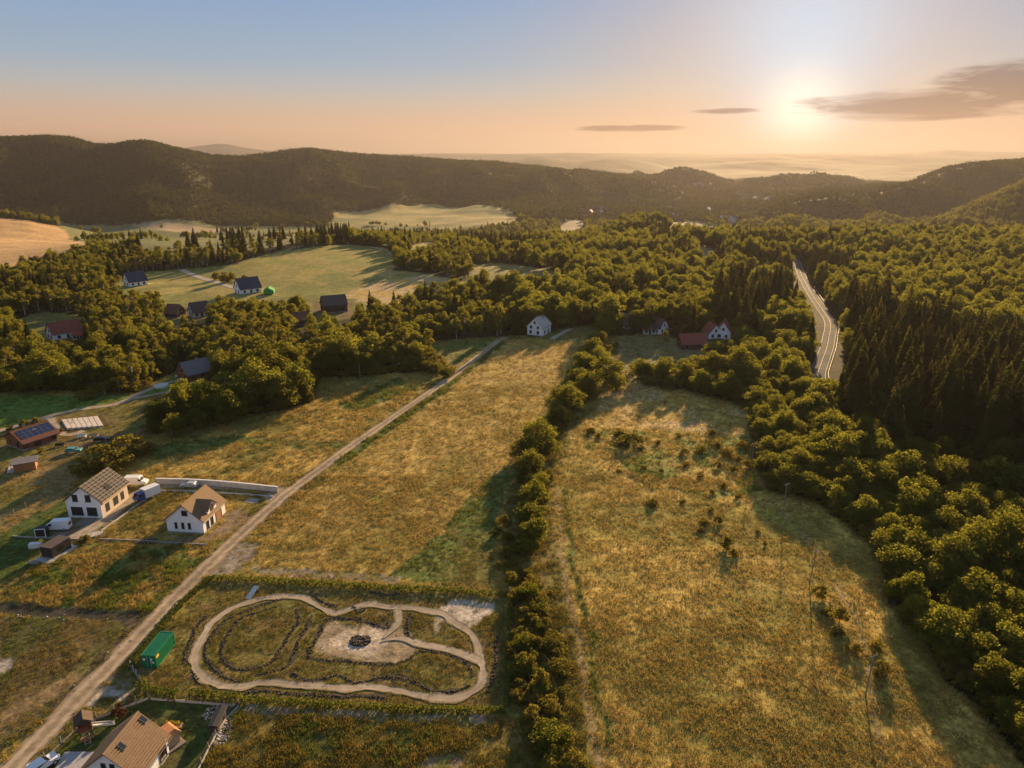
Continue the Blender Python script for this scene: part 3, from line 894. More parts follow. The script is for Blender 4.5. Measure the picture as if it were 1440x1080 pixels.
# a tree keeps its foot at least 2 m inside the wood
for dx, dy in ((1.2, 0), (-1.2, 0), (0, 1.2), (0, -1.2)):
    near_ = fy < 520
    okn = zone_at(fx + dx, fy + dy, 0.6) < 0
    ok &= okn | ~near_
ok &= dist_road(fx, fy) > 6.5
ok &= ~((fbm(fx / 38, fy / 38, 117, 2) > 0.50) & (fy > 420))
fx = fx[ok]; fy = fy[ok]
fz = terrain(fx, fy)
slopey = fbm(fx / 90, fy / 90, 111, 3)
isspr = np.zeros(len(fx), bool)
for p in SPRUCE_W:
    isspr |= in_poly(p, fx + 6 * fbm(fx / 15, fy / 15, 5), fy + 6 * fbm(fx / 15, fy / 15, 6))
core = isspr.copy()
isspr &= ~((slopey > 0.36) & (fy > 190))
isspr &= ~(rng.random(len(fx)) < 0.12)
mixed = (rng.random(len(fx)) < np.where(fy > 480, 0.14, 0.05) + 1.3 * np.clip(fbm(fx / 75, fy / 75, 113, 2) - 0.12, 0, 1) * (fy > 400))
mixed &= ~((fx > 0) & (fy < 300))
isspr |= mixed
isb = np.zeros(len(fx), bool)
for p in BIRCH_W:
    isb |= in_poly(p, fx, fy)
isb &= rng.random(len(fx)) < 0.75
isb |= (fx < 0) & (fy > 270) & (fy < 640) & (rng.random(len(fx)) < 0.42)
isspr &= ~isb
fw = np.where(fx < 0, rng.uniform(4.5, 9.5, len(fx)), rng.uniform(5.0, 12.0, len(fx))) + 1.6 * np.clip(slopey, -1, 1)
near_right = (fx > 40) & (fy < 330) & ~isspr
fw = np.where(near_right, rng.uniform(5.5, 10.5, len(fx)), fw)
fh = fw * rng.uniform(1.1, 1.45, len(fx))
fh = np.where(near_right, fw * rng.uniform(.9, 1.15, len(fx)), fh)
fh = np.where(isspr, np.where(fy > 380, rng.uniform(10, 18, len(fx)), rng.uniform(14, 20, len(fx))), fh)
fh = np.where(core & isspr & (fx > 60) & (fy < 420), rng.uniform(14, 29, len(fx)), fh)
fw = np.where(isspr, fh * rng.uniform(0.33, 0.44, len(fx)), fw)
fw = np.where(isb, rng.uniform(4.5, 7.0, len(fx)), fw); fh = np.where(isb, fw * rng.uniform(1.7, 2.3, len(fx)), fh)
# the belt next to the open land is lower
nearedge = np.zeros(len(fx), bool)
for a in range(8):
    nearedge |= zone_at(fx + 13 * math.cos(a * .785), fy + 13 * math.sin(a * .785), 0.6) >= 0
low = nearedge & near_right
fh = np.where(low, np.minimum(fh, rng.uniform(5.5, 9.0, len(fx))), fh)
# young, low growth along the field edges
young = rng.random(len(fx)) < 0.12
fh = np.where(young, fh * 0.6, fh); fw = np.where(young, fw * 0.65, fw)
# do not hide what the photo shows
bx, by, dep = proj(fx, fy, fz)
tx, ty, _ = proj(fx, fy, fz + fh)
hw = fw / dep * 500
alive = ~(core & isspr & (rng.random(len(fx)) < 0.38))
for (x0, y0, x1, y1, D) in KEEP:
    alive &= ~((fy < D + 3) & (bx + hw * .8 > x0) & (bx - hw * .8 < x1) & (ty < y1) & (by > y0))
# fields whose near edge the photo shows clear of crowns
SHOW = [('upper_field', 14), ('upper_tan', 8), ('houses_green', 6), ('strip_field', 3), ('small_green', 2), ('red_clearing', 8)]
for i in np.nonzero(alive)[0]:
    fam = 'spruce' if isspr[i] else ('birch' if isb[i] else 'round')
    TREES.append([fx[i], fy[i], fz[i], fh[i], fw[i], fam, ''])

# trees and bushes that stand by themselves or in the hedgerow: crown centre in the photo, crown width (px), height / width
EXPL = []
HEDGE = [(859, 455, 30, 1.5), (846, 466, 22, 1.2), (839, 481, 26, 1.0), (834, 496, 28, 1.0), (822, 513, 34, .9), (852, 525, 34, 1.0), (842, 507, 24, 1.1), (814, 532, 28, .9), (829, 546, 34, .95), (803, 556, 24, 1.0), (795, 570, 38, 1.0), (788, 590, 26, 1.0),
         (757, 612, 40, .85), (740, 632, 36, .8), (772, 628, 26, .9), (743, 655, 36, .9), (756, 676, 28, .85), (750, 695, 34, .85), (747, 722, 34, .85), (753, 748, 36, .9), (740, 768, 26, .7), (866, 540, 22, 1.0), (868, 522, 16, 1.0), (873, 537, 10, .9),
         (743, 828, 40, .8), (753, 854, 34, .8), (758, 880, 30, .8), (738, 902, 38, .8), (733, 930, 36, .8), (747, 940, 28, .7), (775, 1030, 60, .85), (760, 960, 34, .7)]
SHRUB = [(709, 730, 24, .7), (714, 752, 22, .6), (713, 772, 22, .6), (722, 786, 20, .6), (727, 975, 22, .8), (800, 1062, 44, .6), (775, 895, 38, .6), (788, 930, 34, .55), (768, 990, 36, .6), (752, 1008, 26, .6), (790, 970, 30, .5), (700, 745, 16, .6), (706, 790, 18, .6), (735, 800, 22, .7), (764, 860, 24, .6), (781, 915, 26, .6), (745, 985, 22, .6), (815, 1075, 36, .5),
         (1022, 762, 22, .8), (1033, 775, 14, .7), (1154, 830, 22, .8), (1180, 866, 24, 1.1), (1165, 858, 16, .8), (1176, 884, 18, .7), (1202, 911, 18, .9), (1231, 906, 22, .9), (1240, 940, 26, .9), (990, 730, 16, .5), (1010, 728, 16, .6), (918, 703, 18, .5), (1001, 690, 10, .6), (1018, 680, 14, .5), (960, 702, 12, .4), (1000, 715, 10, .6), (1038, 695, 12, .6), (1065, 745, 9, .6), (1075, 762, 9, .6), (985, 742, 12, .5),
         (884, 608, 42, .35), (870, 604, 22, .5), (830, 602, 16, .5), (842, 610, 12, .5), (925, 620, 10, .6), (902, 628, 10, .6), (962, 632, 16, .5), (985, 628, 20, .5), (1005, 620, 22, .5), (1020, 632, 20, .5), (1035, 640, 18, .5), (1000, 605, 14, .6), (955, 610, 10, .5), (1010, 650, 16, .5), (965, 650, 12, .5), (930, 660, 9, .5), (1030, 655, 16, .5), (985, 665, 12, .5), (1045, 622, 18, .6), (1050, 650, 18, .6), (870, 660, 8, .5), (905, 655, 9, .5),
         (890, 517, 13, 1.0), (908, 530, 26, .5), (922, 531, 26, .5), (938, 536, 26, .5), (935, 508, 9, 1.2), (505, 528, 8, .5)]
SHRUB2 = [(123, 551, 26, .65), (150, 633, 60, .55), (185, 620, 50, .6), (120, 650, 40, .6), (165, 640, 44, .55), (205, 625, 30, .6), (58, 632, 10, .8), (45, 612, 10, .7), (85, 604, 8, .8), (14, 600, 10, .6), (35, 595, 16, .7), (52, 592, 14, .8),
          (48, 801, 18, .5), (120, 755, 16, .7), (205, 388, 8, .7), (166, 392, 10, .9), (326, 388, 16, .8), (315, 390, 18, .8), (304, 388, 14, .9), (345, 390, 9, .8)]
LONE = [(936, 480, 13, 1.9, 'birch'), (1040, 470, 20, 1.2, 'round'), (948, 535, 24, 1.5, 'birch'), (965, 530, 22, 1.5, 'birch'), (985, 540, 30, 1.2, 'round'), (1000, 520, 36, 1.2, 'round'), (1035, 520, 44, 1.2, 'round'), (1020, 545, 36, 1.1, 'round'),
        (788, 450, 26, 1.3, 'round'), (735, 445, 30, 1.4, 'round'), (722, 450, 26, 1.4, 'round'), (803, 456, 14, 1.3, 'round'), (895, 455, 30, 1.1, 'round'), (700, 448, 28, 1.3, 'round'), (868, 452, 16, 1.4, 'round'), (979, 482, 14, 1.0, 'round'), (945, 466, 12, .9, 'round'),
        (230, 585, 44, 1.2, 'round'), (262, 568, 46, 1.2, 'round'), (290, 560, 44, 1.1, 'round'), (245, 600, 34, 1.0, 'round'), (318, 545, 40, 1.2, 'birch'), (360, 545, 60, 1.05, 'round'), (372, 520, 56, 1.1, 'round'), (415, 540, 52, 1.0, 'round'), (340, 560, 50, 1.1, 'round'), (395, 555, 46, 1.0, 'round'), (325, 575, 44, 1.0, 'round'), (345, 515, 44, 1.1, 'round'), (405, 510, 50, 1.1, 'round'), (300, 575, 40, 1.0, 'round'), (278, 590, 34, .9, 'round'),
        (490, 498, 56, 1.0, 'round'), (525, 495, 40, 1.1, 'round'), (468, 510, 44, 1.0, 'round'), (560, 498, 34, 1.1, 'birch'), (592, 495, 26, 1.7, 'birch'), (578, 490, 24, 1.6, 'birch'), (540, 505, 30, 1.1, 'round'), (612, 514, 26, .7, 'round'), (628, 521, 24, .6, 'round'), (597, 512, 24, .7, 'round'), (572, 514, 24, .7, 'round'),
        (65, 520, 52, 1.05, 'round'), (52, 535, 40, 1.0, 'round'), (85, 530, 40, 1.0, 'round'), (75, 505, 40, 1.0, 'round'), (137, 525, 26, 1.3, 'birch'), (158, 520, 22, 1.7, 'birch'), (178, 525, 24, 1.4, 'birch'), (168, 540, 26, 1.0, 'birch'), (-5, 535, 34, 1.1, 'round'), (148, 545, 22, 1.0, 'birch')]


def W0(px):
    return [P(a, b) for a, b in px]


def expl(px, py, w, ratio, fam, tag):
    p = P(px, py + w * 0.42)
    _, _, dep_ = proj(p.x, p.y, p.z)
    wm = w * dep_ / 1000.0 * ((1.3 if py < 800 else 0.95) if tag == 'hedge' else 1.08 if fam in ('round', 'birch') else 1.15)
    ratio = ratio * .88
    TREES.append([p.x, p.y, T(p.x, p.y), max(wm * ratio, 0.6), wm, fam, tag])


for a in HEDGE:
    expl(*a, 'round', 'hedge')
for a in SHRUB:
    expl(*a, 'shrub', 'shrub')
for a in SHRUB2:
    expl(*a, 'shrub', 'garden_shrub')
for a in LONE:
    expl(*a, 'lone')
print('trees', len(TREES))


def region_label(t):
    x, y, z, h, w, fam, tag = t
    qx, qy, _ = proj(x, y, z)
    broad = w / h
    if fam == 'spruce':
        look = ('young ' if h < 15 else 'very tall ' if h > 24.5 else 'tall ') + ('slim' if broad < .36 else 'broad' if broad > .41 else 'even') + ' dark spruce'
    elif fam == 'round':
        look = ('wide spreading' if w > 10.5 else 'small' if w < 6.5 else 'medium') + (' flat-topped' if broad > .95 else ' upright' if broad < .78 else ' rounded') + ' leafy tree'
    elif fam == 'birch':
        look = ('tall ' if h > 12.5 else 'short ') + ('slender' if broad < .5 else 'fuller') + ' yellow-green birch'
    else:
        look = ('tiny' if w < 1.6 else 'large' if w > 4 else 'small') + (' low' if broad > 1.7 else ' round') + ' bush'
    if tag == 'hedge':
        wh = 'in the hedgerow between the two big fields' if qy < 790 else 'in the scrubby strip beside the pump track plot'
    elif tag == 'shrub':
        if qx < 830 and qy > 700:
            look = look.replace('bush', 'yellowish bush'); wh = 'in the scrub strip at the meadow edge'
        elif qy > 800:
            wh = 'by the utility poles in the dry meadow'
        elif qy > 670:
            wh = 'standing alone in the dry grass meadow'
        elif qy > 598:
            wh = 'in the green patch at the top of the meadow'
        else:
            wh = 'beside the mown paddock below the red roofed houses'
    elif tag == 'garden_shrub':
        wh = 'near the white house with dark blue roof' if qy < 420 else ('in the dark thicket below the solar panel house' if 605 < qy < 680 else 'in the gardens along the farm plots')
    elif qx > 1000 and y < 330 and x > 0:
        wh = 'at the wood edge along the dry meadow' if fam != 'spruce' else ('lining the winding road' if min((c.x - x) ** 2 + (c.y - y) ** 2 for c in ROAD_C) < 900 else 'at the stand edge behind the leafy wood' if y < 215 else 'deep in the spruce stand by the winding road')
    elif qx > 1130:
        wh = 'in the woods right of the winding road'
    elif qx > 880:
        wh = 'in the woods between red roofed houses and winding road'
    elif qx > 640:
        wh = 'in the woods behind the white farmhouse'
    elif qy > 540:
        wh = 'in the clump above the golden field left of the track' if qx > 205 else 'in the group by the bright green meadow'
    elif qx > 430:
        wh = 'in the woods below the dark brown house'
    else:
        wh = 'in the woods round the red roofed cottage'
    return look + ' ' + wh, wh


FAMNAME = {'round': ('leafy_tree', 'tree', 8, 'round'), 'birch': ('birch_tree', 'birch', 3, 'birch'), 'spruce': ('spruce_tree', 'spruce', 4, 'spruce'), 'shrub': ('bush', 'bush', 3, 'shrub')}
rest = {'round': [], 'birch': [], 'spruce': [], 'shrub': []}
for fam, (nm, cat, nv, key) in FAMNAME.items():
    L = [t for t in TREES if t[5] == fam]

    def vis(t):
        qx, qy, dp = proj(t[0], t[1], t[2] + t[3] * .6)
        if qx < -30 or qx > 1470 or qy > 1110:
            return 0
        return (t[4] * t[3]) / dp ** 2 * (3 if t[6] else 1)
    L.sort(key=vis, reverse=True)
    cap = {'round': 300, 'birch': 120, 'spruce': 290, 'shrub': 300}[fam]
    for j, t in enumerate(L):
        if j >= cap or vis(t) == 0:
            rest[fam].append(t); continue
        k = KINDS['%s%d' % (key, rng.integers(nv))]
        lab, wh = region_label(t)
        e = bpy.data.objects.new(nm, None); col.objects.link(e)
        e.empty_display_size = 1.0
        e.location = (t[0], t[1], t[2] - 0.05)
        e.rotation_euler = (0, 0, rng.uniform(0, 6.28))
        s = t[4] / k['w'] * rng.uniform(.92, 1.08); e.scale = (s, s * rng.uniform(.9, 1.1), t[3] / k['h'])
        e['label'] = lab; e['category'] = cat; e['group'] = (cat + ' group ' + wh)
        for pn in ('trunk', 'crown'):
            o = bpy.data.objects.new(pn, k[pn]); col.objects.link(o); o.parent = e


def stuff_trees(name, L, key, nv, label, cat):
    if not L:
        return
    a = np.array([t[:5] for t in L], float)
    keys = ['%s%d' % (key, i) for i in range(nv)]
    K = KINDS[keys[0]]
    r = np.random.default_rng(len(L))
    sx = a[:, 4] / K['w'] * r.uniform(.9, 1.1, len(a))
    instancer(name, a[:, :3] - np.array([0, 0, .05]), np.stack([np.zeros(len(a)), np.zeros(len(a)), r.uniform(0, 6.28, len(a))], 1),
              np.stack([sx, sx * r.uniform(.88, 1.12, len(a)), a[:, 3] / K['h']], 1), r.integers(0, nv, len(a)), keys, label, cat)


stuff_trees('broadleaf_wood', rest['round'], 'round', 8, 'dense broadleaf woodland stretching into the valley', 'woodland')
stuff_trees('birch_wood', rest['birch'], 'birch', 3, 'yellow-green birch growth among the darker woods', 'woodland')
stuff_trees('spruce_wood', rest['spruce'], 'spruce', 4, 'dark spruce woodland mixed through the valley woods', 'woodland')

# ------------------------------------------------------------------ forest on the far hills
# undergrowth along the wood edges
ex_, ey_ = scatter_pts(62, 330, 2.4, 1.05, 31)
zi_ = zone_at(ex_, ey_, 0.6)
edge = np.zeros(len(ex_), bool)
for a in range(8):
    edge |= zone_at(ex_ + 4.5 * math.cos(a * .785), ey_ + 4.5 * math.sin(a * .785), 0.6) >= 0
edge &= (zi_ < 0) & (dist_road(ex_, ey_) > 6)
ex_, ey_ = ex_[edge], ey_[edge]
r_ = np.random.default_rng(8)
w_ = r_.uniform(2.2, 5.0, len(ex_))
rest['shrub'] += [[a, b, c, d * r_.uniform(.6, 1.0), d, 'shrub', 'edge'] for a, b, c, d in zip(ex_, ey_, terrain(ex_, ey_), w_)]
for p_ in resample(W0([(858, 490), (836, 508), (826, 530), (812, 552), (798, 580), (786, 600), (760, 632), (748, 655), (750, 690), (748, 740), (750, 775)]), 1.1) + resample(W0([(740, 815), (745, 850), (748, 890), (738, 930), (745, 960), (765, 1000), (780, 1050), (790, 1090)]), 1.2):
    for k_ in range(2):
        qx_, qy_ = p_.x + r_.normal() * 1.5, p_.y + r_.normal() * 1.3
        d_ = r_.uniform(1.8, 4.2)
        rest['shrub'].append([qx_, qy_, T(qx_, qy_), d_ * r_.uniform(.55, .9), d_, 'shrub', 'edge'])
stuff_trees('undergrowth', rest['shrub'], 'shrub', 3, 'leafy undergrowth along the edges of the woods', 'undergrowth')
hx, hy = scatter_pts(1560, 3950, 12.5, 0.86, 9)
zz = zone_at(hx, hy, 0.6)
m = zz < 0
hx = hx[m]; hy = hy[m]; hzv = terrain(hx, hy)
# leave out what lies behind a crest
vis_ok = np.ones(len(hx), bool)
for f in np.linspace(0.35, 0.985, 22):
    zl = CAM_H + (hzv + 16 - CAM_H) * f
    vis_ok &= terrain(hx * f, hy * f) + 6 * (f < 0.97) < zl + 4
hx, hy, hzv = hx[vis_ok], hy[vis_ok], hzv[vis_ok]
r = np.random.default_rng(77)
fir = r.random(len(hx)) < 0.35 + 0.9 * fbm(hx / 180, hy / 180, 121, 3)
n = len(hx)
idx = np.where(fir, 3 + r.integers(0, 3, n), r.integers(0, 3, n))
hh_ = np.where(fir, r.uniform(13, 22, n) / 22.0, r.uniform(10, 16, n) / 12.0)
ww_ = np.where(fir, r.uniform(5.5, 8.5, n) / 7.2, r.uniform(9.5, 14, n) / 10.0)
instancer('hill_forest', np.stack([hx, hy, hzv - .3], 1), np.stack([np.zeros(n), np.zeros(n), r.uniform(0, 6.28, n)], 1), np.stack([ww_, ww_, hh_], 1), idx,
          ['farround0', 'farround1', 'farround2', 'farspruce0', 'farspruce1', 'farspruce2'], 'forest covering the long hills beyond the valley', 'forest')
print('hill trees', n, {k: len(v) for k, v in rest.items()})

# ------------------------------------------------------------------ grass tufts
def grass_kind(key, seed, blades, h, spread, mat, width=0.035):
    r = np.random.default_rng(seed)
    V = []; F = []
    for i in range(blades):
        a = r.uniform(0, 6.28); q = spread * math.sqrt(r.random())
        x, y = q * math.cos(a), q * math.sin(a)
        b = r.uniform(0, 6.28); ln = r.uniform(.1, .5) * h; hh = h * r.uniform(.55, 1.1)
        w = width * r.uniform(.7, 1.4); c = r.uniform(0, 6.28)
        n0 = len(V)
        V += [(x - w * math.cos(c), y - w * math.sin(c), -.03), (x + w * math.cos(c), y + w * math.sin(c), -.03),
              (x + ln * .4 * math.cos(b) + w * .7 * math.cos(c), y + ln * .4 * math.sin(b) + w * .7 * math.sin(c), hh * .6), (x + ln * math.cos(b), y + ln * math.sin(b), hh)]
        F += [(n0, n0 + 1, n0 + 2), (n0, n0 + 2, n0 + 3)]
    me = mesh_np(key, np.array(V), np.array(F), [mat])
    KINDS[key] = dict(src=bpy.data.objects.new(key, me), h=h, w=spread * 2)


M_DRYG = leaf_material('dry_grass', (0.30, 0.22, 0.062), (0.46, 0.335, 0.098), (0.52, 0.38, 0.10), 0.32, 0.12)
M_OLIVEG = leaf_material('olive_grass', (0.13, 0.115, 0.028), (0.24, 0.195, 0.047), (0.36, 0.28, 0.055), 0.32, 0.12)
M_GREENG = leaf_material('green_grass', (0.075, 0.105, 0.024), (0.16, 0.185, 0.036), (0.28, 0.30, 0.05), 0.32, 0.12)
for i in range(2):
    grass_kind('gdry%d' % i, 500 + i, 26, 0.5, 0.55, M_DRYG)
    grass_kind('golive%d' % i, 510 + i, 26, 0.5, 0.55, M_OLIVEG)
    grass_kind('ggreen%d' % i, 520 + i, 26, 0.5, 0.5, M_GREENG)
# ------------------------------------------------------------------ mesh building helpers
BARE_LINES = []; BARE_POLY = []


def bare_mask(x, y):
    m = np.zeros(len(x), bool)
    for pts, hw in BARE_LINES:
        P_ = np.array([(p[0], p[1]) for p in pts])
        bb = (x > P_[:, 0].min() - hw) & (x < P_[:, 0].max() + hw) & (y > P_[:, 1].min() - hw) & (y < P_[:, 1].max() + hw)
        i = np.nonzero(bb & ~m)[0]
        if not len(i):
            continue
        X = x[i]; Y = y[i]; d = np.full(len(i), 1e9)
        for a, b in zip(P_[:-1], P_[1:]):
            ab = b - a; L2 = (ab ** 2).sum() + 1e-9
            t = np.clip(((X - a[0]) * ab[0] + (Y - a[1]) * ab[1]) / L2, 0, 1)
            d = np.minimum(d, np.hypot(X - a[0] - t * ab[0], Y - a[1] - t * ab[1]))
        m[i] |= d < hw
    for p in BARE_POLY:
        m |= in_poly(np.array(p), x, y)
    return m


class MB:
    def __init__(self):
        self.v = []; self.f = []

    def add(self, vs, fs):
        n = len(self.v); self.v += [tuple(p) for p in vs]; self.f += [tuple(i + n for i in f) for f in fs]
        return self

    def box(self, c, s, rz=0.0, taper=1.0, tilt=None):
        x, y, z = [q / 2 for q in s]
        vs = []
        for dz, k in ((-z, 1.0), (z, taper)):
            for dx, dy in ((-x, -y), (x, -y), (x, y), (-x, y)):
                vs.append(Vector((dx * k, dy * k, dz)))
        M = Matrix.Rotation(rz, 3, 'Z')
        if tilt is not None:
            M = M @ tilt
        vs = [M @ p + Vector(c) for p in vs]
        return self.add(vs, [(0, 3, 2, 1), (4, 5, 6, 7), (0, 1, 5, 4), (1, 2, 6, 5), (2, 3, 7, 6), (3, 0, 4, 7)])

    def prism(self, prof, y0, y1):
        """profile of (x, z) points swept along y"""
        n = len(prof)
        vs = [(x, y0, z) for x, z in prof] + [(x, y1, z) for x, z in prof]
        fs = [tuple(range(n)), tuple(range(2 * n - 1, n - 1, -1))]
        fs += [(i, i + n, (i + 1) % n + n, (i + 1) % n) for i in range(n)]
        return self.add(vs, fs)

    def slab(self, a, b, c, d, t):
        """four corners (top face) thickened downwards by t along the normal"""
        a, b, c, d = map(Vector, (a, b, c, d))
        n = (b - a).cross(d - a).normalized() * t
        vs = [a, b, c, d, a - n, b - n, c - n, d - n]
        return self.add(vs, [(0, 1, 2, 3), (7, 6, 5, 4), (0, 4, 5, 1), (1, 5, 6, 2), (2, 6, 7, 3), (3, 7, 4, 0)])

    def bar(self, p, q, r, seg=5):
        p, q = Vector(p), Vector(q)
        ax = (q - p).normalized()
        u = ax.orthogonal().normalized(); w = ax.cross(u)
        vs = []
        for c in (p, q):
            for k in range(seg):
                a = 2 * math.pi * k / seg
                vs.append(c + (u * math.cos(a) + w * math.sin(a)) * r)
        fs = [(k, (k + 1) % seg, (k + 1) % seg + seg, k + seg) for k in range(seg)] + [tuple(range(seg - 1, -1, -1)), tuple(range(seg, 2 * seg))]
        return self.add(vs, fs)

    def mesh(self, name, mat):
        me = bpy.data.meshes.new(name)
        me.from_pydata(self.v, [], self.f)
        me.materials.append(mat)
        bm = bmesh.new(); bm.from_mesh(me)
        bmesh.ops.recalc_face_normals(bm, faces=bm.faces)
        bm.to_mesh(me); bm.free()
        me.update()
        return me

    def build(self, name, mat, parent=None, **props):
        return link(name, self.mesh(name, mat), parent, **props)


def thing(name, loc, rz, label, category, group=None):
    e = bpy.data.objects.new(name, None); col.objects.link(e)
    e.location = loc; e.rotation_euler = (0, 0, rz)
    e['label'] = label; e['category'] = category
    if group:
        e['group'] = group
    return e


def ground_pt(px, py):
    p = P(px, py)
    p.z = T(p.x, p.y)
    return p


# ------------------------------------------------------------------ materials of built things
M_WHITE = principled('white_render', (0.88, 0.87, 0.86), 0.8, 0.06, 1.5)
M_OFFW = principled('pale_render', (0.62, 0.57, 0.50), 0.85, 0.08, 1.5)
M_BLOCK = principled('clay_block', (0.62, 0.51, 0.41), 0.9, 0.18, 2.5)
M_BROWNROOF = principled('brown_roof', (0.21, 0.13, 0.065), 0.8, 0.10, 2.0)
M_TILE = principled('tan_tiles', (0.22, 0.138, 0.078), 0.75, 0.14, 1.2)
M_NAVY = principled('slate_blue_roof', (0.045, 0.05, 0.075), 0.6, 0.15, 1.0)
M_GREYROOF = principled('grey_roof', (0.16, 0.15, 0.155), 0.7, 0.15, 1.0)
M_REDROOF = principled('red_roof', (0.27, 0.065, 0.045), 0.75, 0.18, 1.0)
M_RUSTROOF = principled('rust_brown_roof', (0.19, 0.075, 0.045), 0.75, 0.18, 1.0)
M_DARKROOF = principled('dark_brown_roof', (0.10, 0.07, 0.065), 0.75, 0.2, 1.0)
M_PALEROOF = principled('pale_roof', (0.52, 0.45, 0.40), 0.7, 0.12, 1.0)
M_LOG = principled('red_brown_boards', (0.24, 0.085, 0.045), 0.8, 0.2, 2.0)
M_DARKWOOD = principled('dark_boards', (0.075, 0.05, 0.038), 0.8, 0.25, 2.0)
M_WOOD = principled('fresh_timber', (0.50, 0.34, 0.20), 0.8, 0.15, 3.0)
M_ORANGEWOOD = principled('orange_timber', (0.36, 0.17, 0.075), 0.8, 0.2, 2.0)
M_GREYWOOD = principled('weathered_timber', (0.25, 0.21, 0.175), 0.85, 0.2, 3.0)
M_MEMBRANE = principled('roof_membrane', (0.055, 0.047, 0.045), 0.8, 0.15, 1.2)
M_GLASS = principled('window_glass', (0.02, 0.025, 0.03), 0.12, spec=0.6)
M_FRAME = principled('dark_frame', (0.06, 0.045, 0.04), 0.6)
M_WFRAME = principled('white_frame', (0.75, 0.73, 0.7), 0.6)
M_VOID = principled('unlit_opening', (0.03, 0.028, 0.028), 0.9)
M_CONC = principled('concrete', (0.46, 0.43, 0.40), 0.85, 0.16, 0.8, bump=0.2)
M_CONC2 = principled('old_concrete', (0.33, 0.30, 0.27), 0.9, 0.2, 0.8, bump=0.2)
M_GREENC = principled('green_paint', (0.012, 0.19, 0.085), 0.5, 0.10, 1.0)
M_GREENT = principled('green_fabric', (0.03, 0.30, 0.06), 0.7, 0.08, 1.0)
M_BLACK = principled('black_sheet_metal', (0.030, 0.028, 0.030), 0.55, 0.15, 1.0)
M_MARKW = principled('white_marking', (0.8, 0.8, 0.78), 0.6)
M_MARKY = principled('yellow_marking', (0.72, 0.50, 0.05), 0.6)
M_VANW = principled('white_vehicle_paint', (0.80, 0.80, 0.80), 0.3, spec=0.5)
M_VANB = principled('blue_vehicle_paint', (0.04, 0.07, 0.22), 0.3, spec=0.5)
M_CARS = principled('silver_vehicle_paint', (0.52, 0.53, 0.55), 0.3, metal=0.3, spec=0.5)
M_CARD = principled('dark_vehicle_paint', (0.03, 0.03, 0.035), 0.3, spec=0.5)
M_CART = principled('teal_cover', (0.08, 0.30, 0.30), 0.5)
M_TYRE = principled('tyre_rubber', (0.02, 0.02, 0.02), 0.9)
M_SOLAR = principled('solar_cell', (0.02, 0.03, 0.075), 0.2, spec=0.6)
M_ALU = principled('aluminium', (0.62, 0.62, 0.62), 0.4, metal=0.4)
M_STONE = principled('dark_stones', (0.06, 0.046, 0.034), 0.9, 0.5, 0.7)
M_PALESTONE = principled('pale_stones', (0.42, 0.39, 0.36), 0.9, 0.4, 0.7)
M_FLEECE = principled('pale_fleece', (0.62, 0.55, 0.48), 0.9, 0.1, 1.0)
M_WIRE = principled('wire', (0.12, 0.11, 0.10), 0.6)
M_SLIDE = principled('pale_slide', (0.55, 0.53, 0.48), 0.4)
M_GRAVEL = principled('pale_gravel', (0.40, 0.345, 0.28), 0.95, 0.32, 0.9, bump=0.5, bscale=6)
M_RUBBLE = principled('grey_rubble', (0.27, 0.235, 0.195), 0.95, 0.55, 0.8, bump=0.8, bscale=5)
M_SAND = principled('sand', (0.46, 0.37, 0.275), 0.95, 0.16, 0.35, bump=0.3, bscale=4)
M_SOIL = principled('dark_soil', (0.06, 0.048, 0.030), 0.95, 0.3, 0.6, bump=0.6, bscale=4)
M_YARD = principled('worn_earth', (0.285, 0.215, 0.14), 0.95, 0.3, 0.35, bump=0.4, bscale=4)


def track_material(name, edge, wheel, mid, w1=0.5, soft=0.22):
    m = bpy.data.materials.new(name)
    m.use_nodes = True
    nt = m.node_tree
    b = nt.nodes['Principled BSDF']; b.inputs['Roughness'].default_value = 0.95; b.inputs['Specular IOR Level'].default_value = 0.1
    at = nd(nt, 'ShaderNodeAttribute', attribute_name='across')
    t = nd(nt, 'ShaderNodeTexCoord')
    n = nd(nt, 'ShaderNodeTexNoise', i_Scale=0.7, i_Detail=6.0, i_Roughness=0.65); nt.links.new(t.outputs['Object'], n.inputs['Vector'])
    n3 = nd(nt, 'ShaderNodeTexNoise', i_Scale=0.09, i_Detail=3.0); nt.links.new(t.outputs['Object'], n3.inputs['Vector'])
    a = mth(nt, 'ABSOLUTE', at.outputs['Fac'])
    a = mth(nt, 'ADD', a, mth(nt, 'MULTIPLY', mth(nt, 'SUBTRACT', n.outputs['Fac'], 0.5), 0.45))
    d = mth(nt, 'ABSOLUTE', mth(nt, 'SUBTRACT', a, w1))
    r = nd(nt, 'ShaderNodeMapRange', i_From_Min=soft * .4, i_From_Max=soft * 1.6, i_To_Min=1.0, i_To_Max=0.0); nt.links.new(d, r.inputs['Value'])
    inner = mth(nt, 'LESS_THAN', a, w1)
    side = mixc(nt, inner, (*edge, 1), (*mid, 1))
    c = mixc(nt, r.outputs[0], side, (*wheel, 1))
    rr = nd(nt, 'ShaderNodeMapRange', i_From_Min=0.3, i_From_Max=0.7, i_To_Min=0.75, i_To_Max=1.2); nt.links.new(n.outputs['Fac'], rr.inputs['Value'])
    rr3 = nd(nt, 'ShaderNodeMapRange', i_From_Min=0.35, i_From_Max=0.65, i_To_Min=0.82, i_To_Max=1.15); nt.links.new(n3.outputs['Fac'], rr3.inputs['Value'])
    k = mth(nt, 'MULTIPLY', rr.outputs[0], rr3.outputs[0])
    cc = nd(nt, 'ShaderNodeCombineColor')
    for q in range(3):
        nt.links.new(k, cc.inputs[q])
    nt.links.new(mixc(nt, 1.0, c, cc.outputs[0], 'MULTIPLY'), b.inputs['Base Color'])
    return m


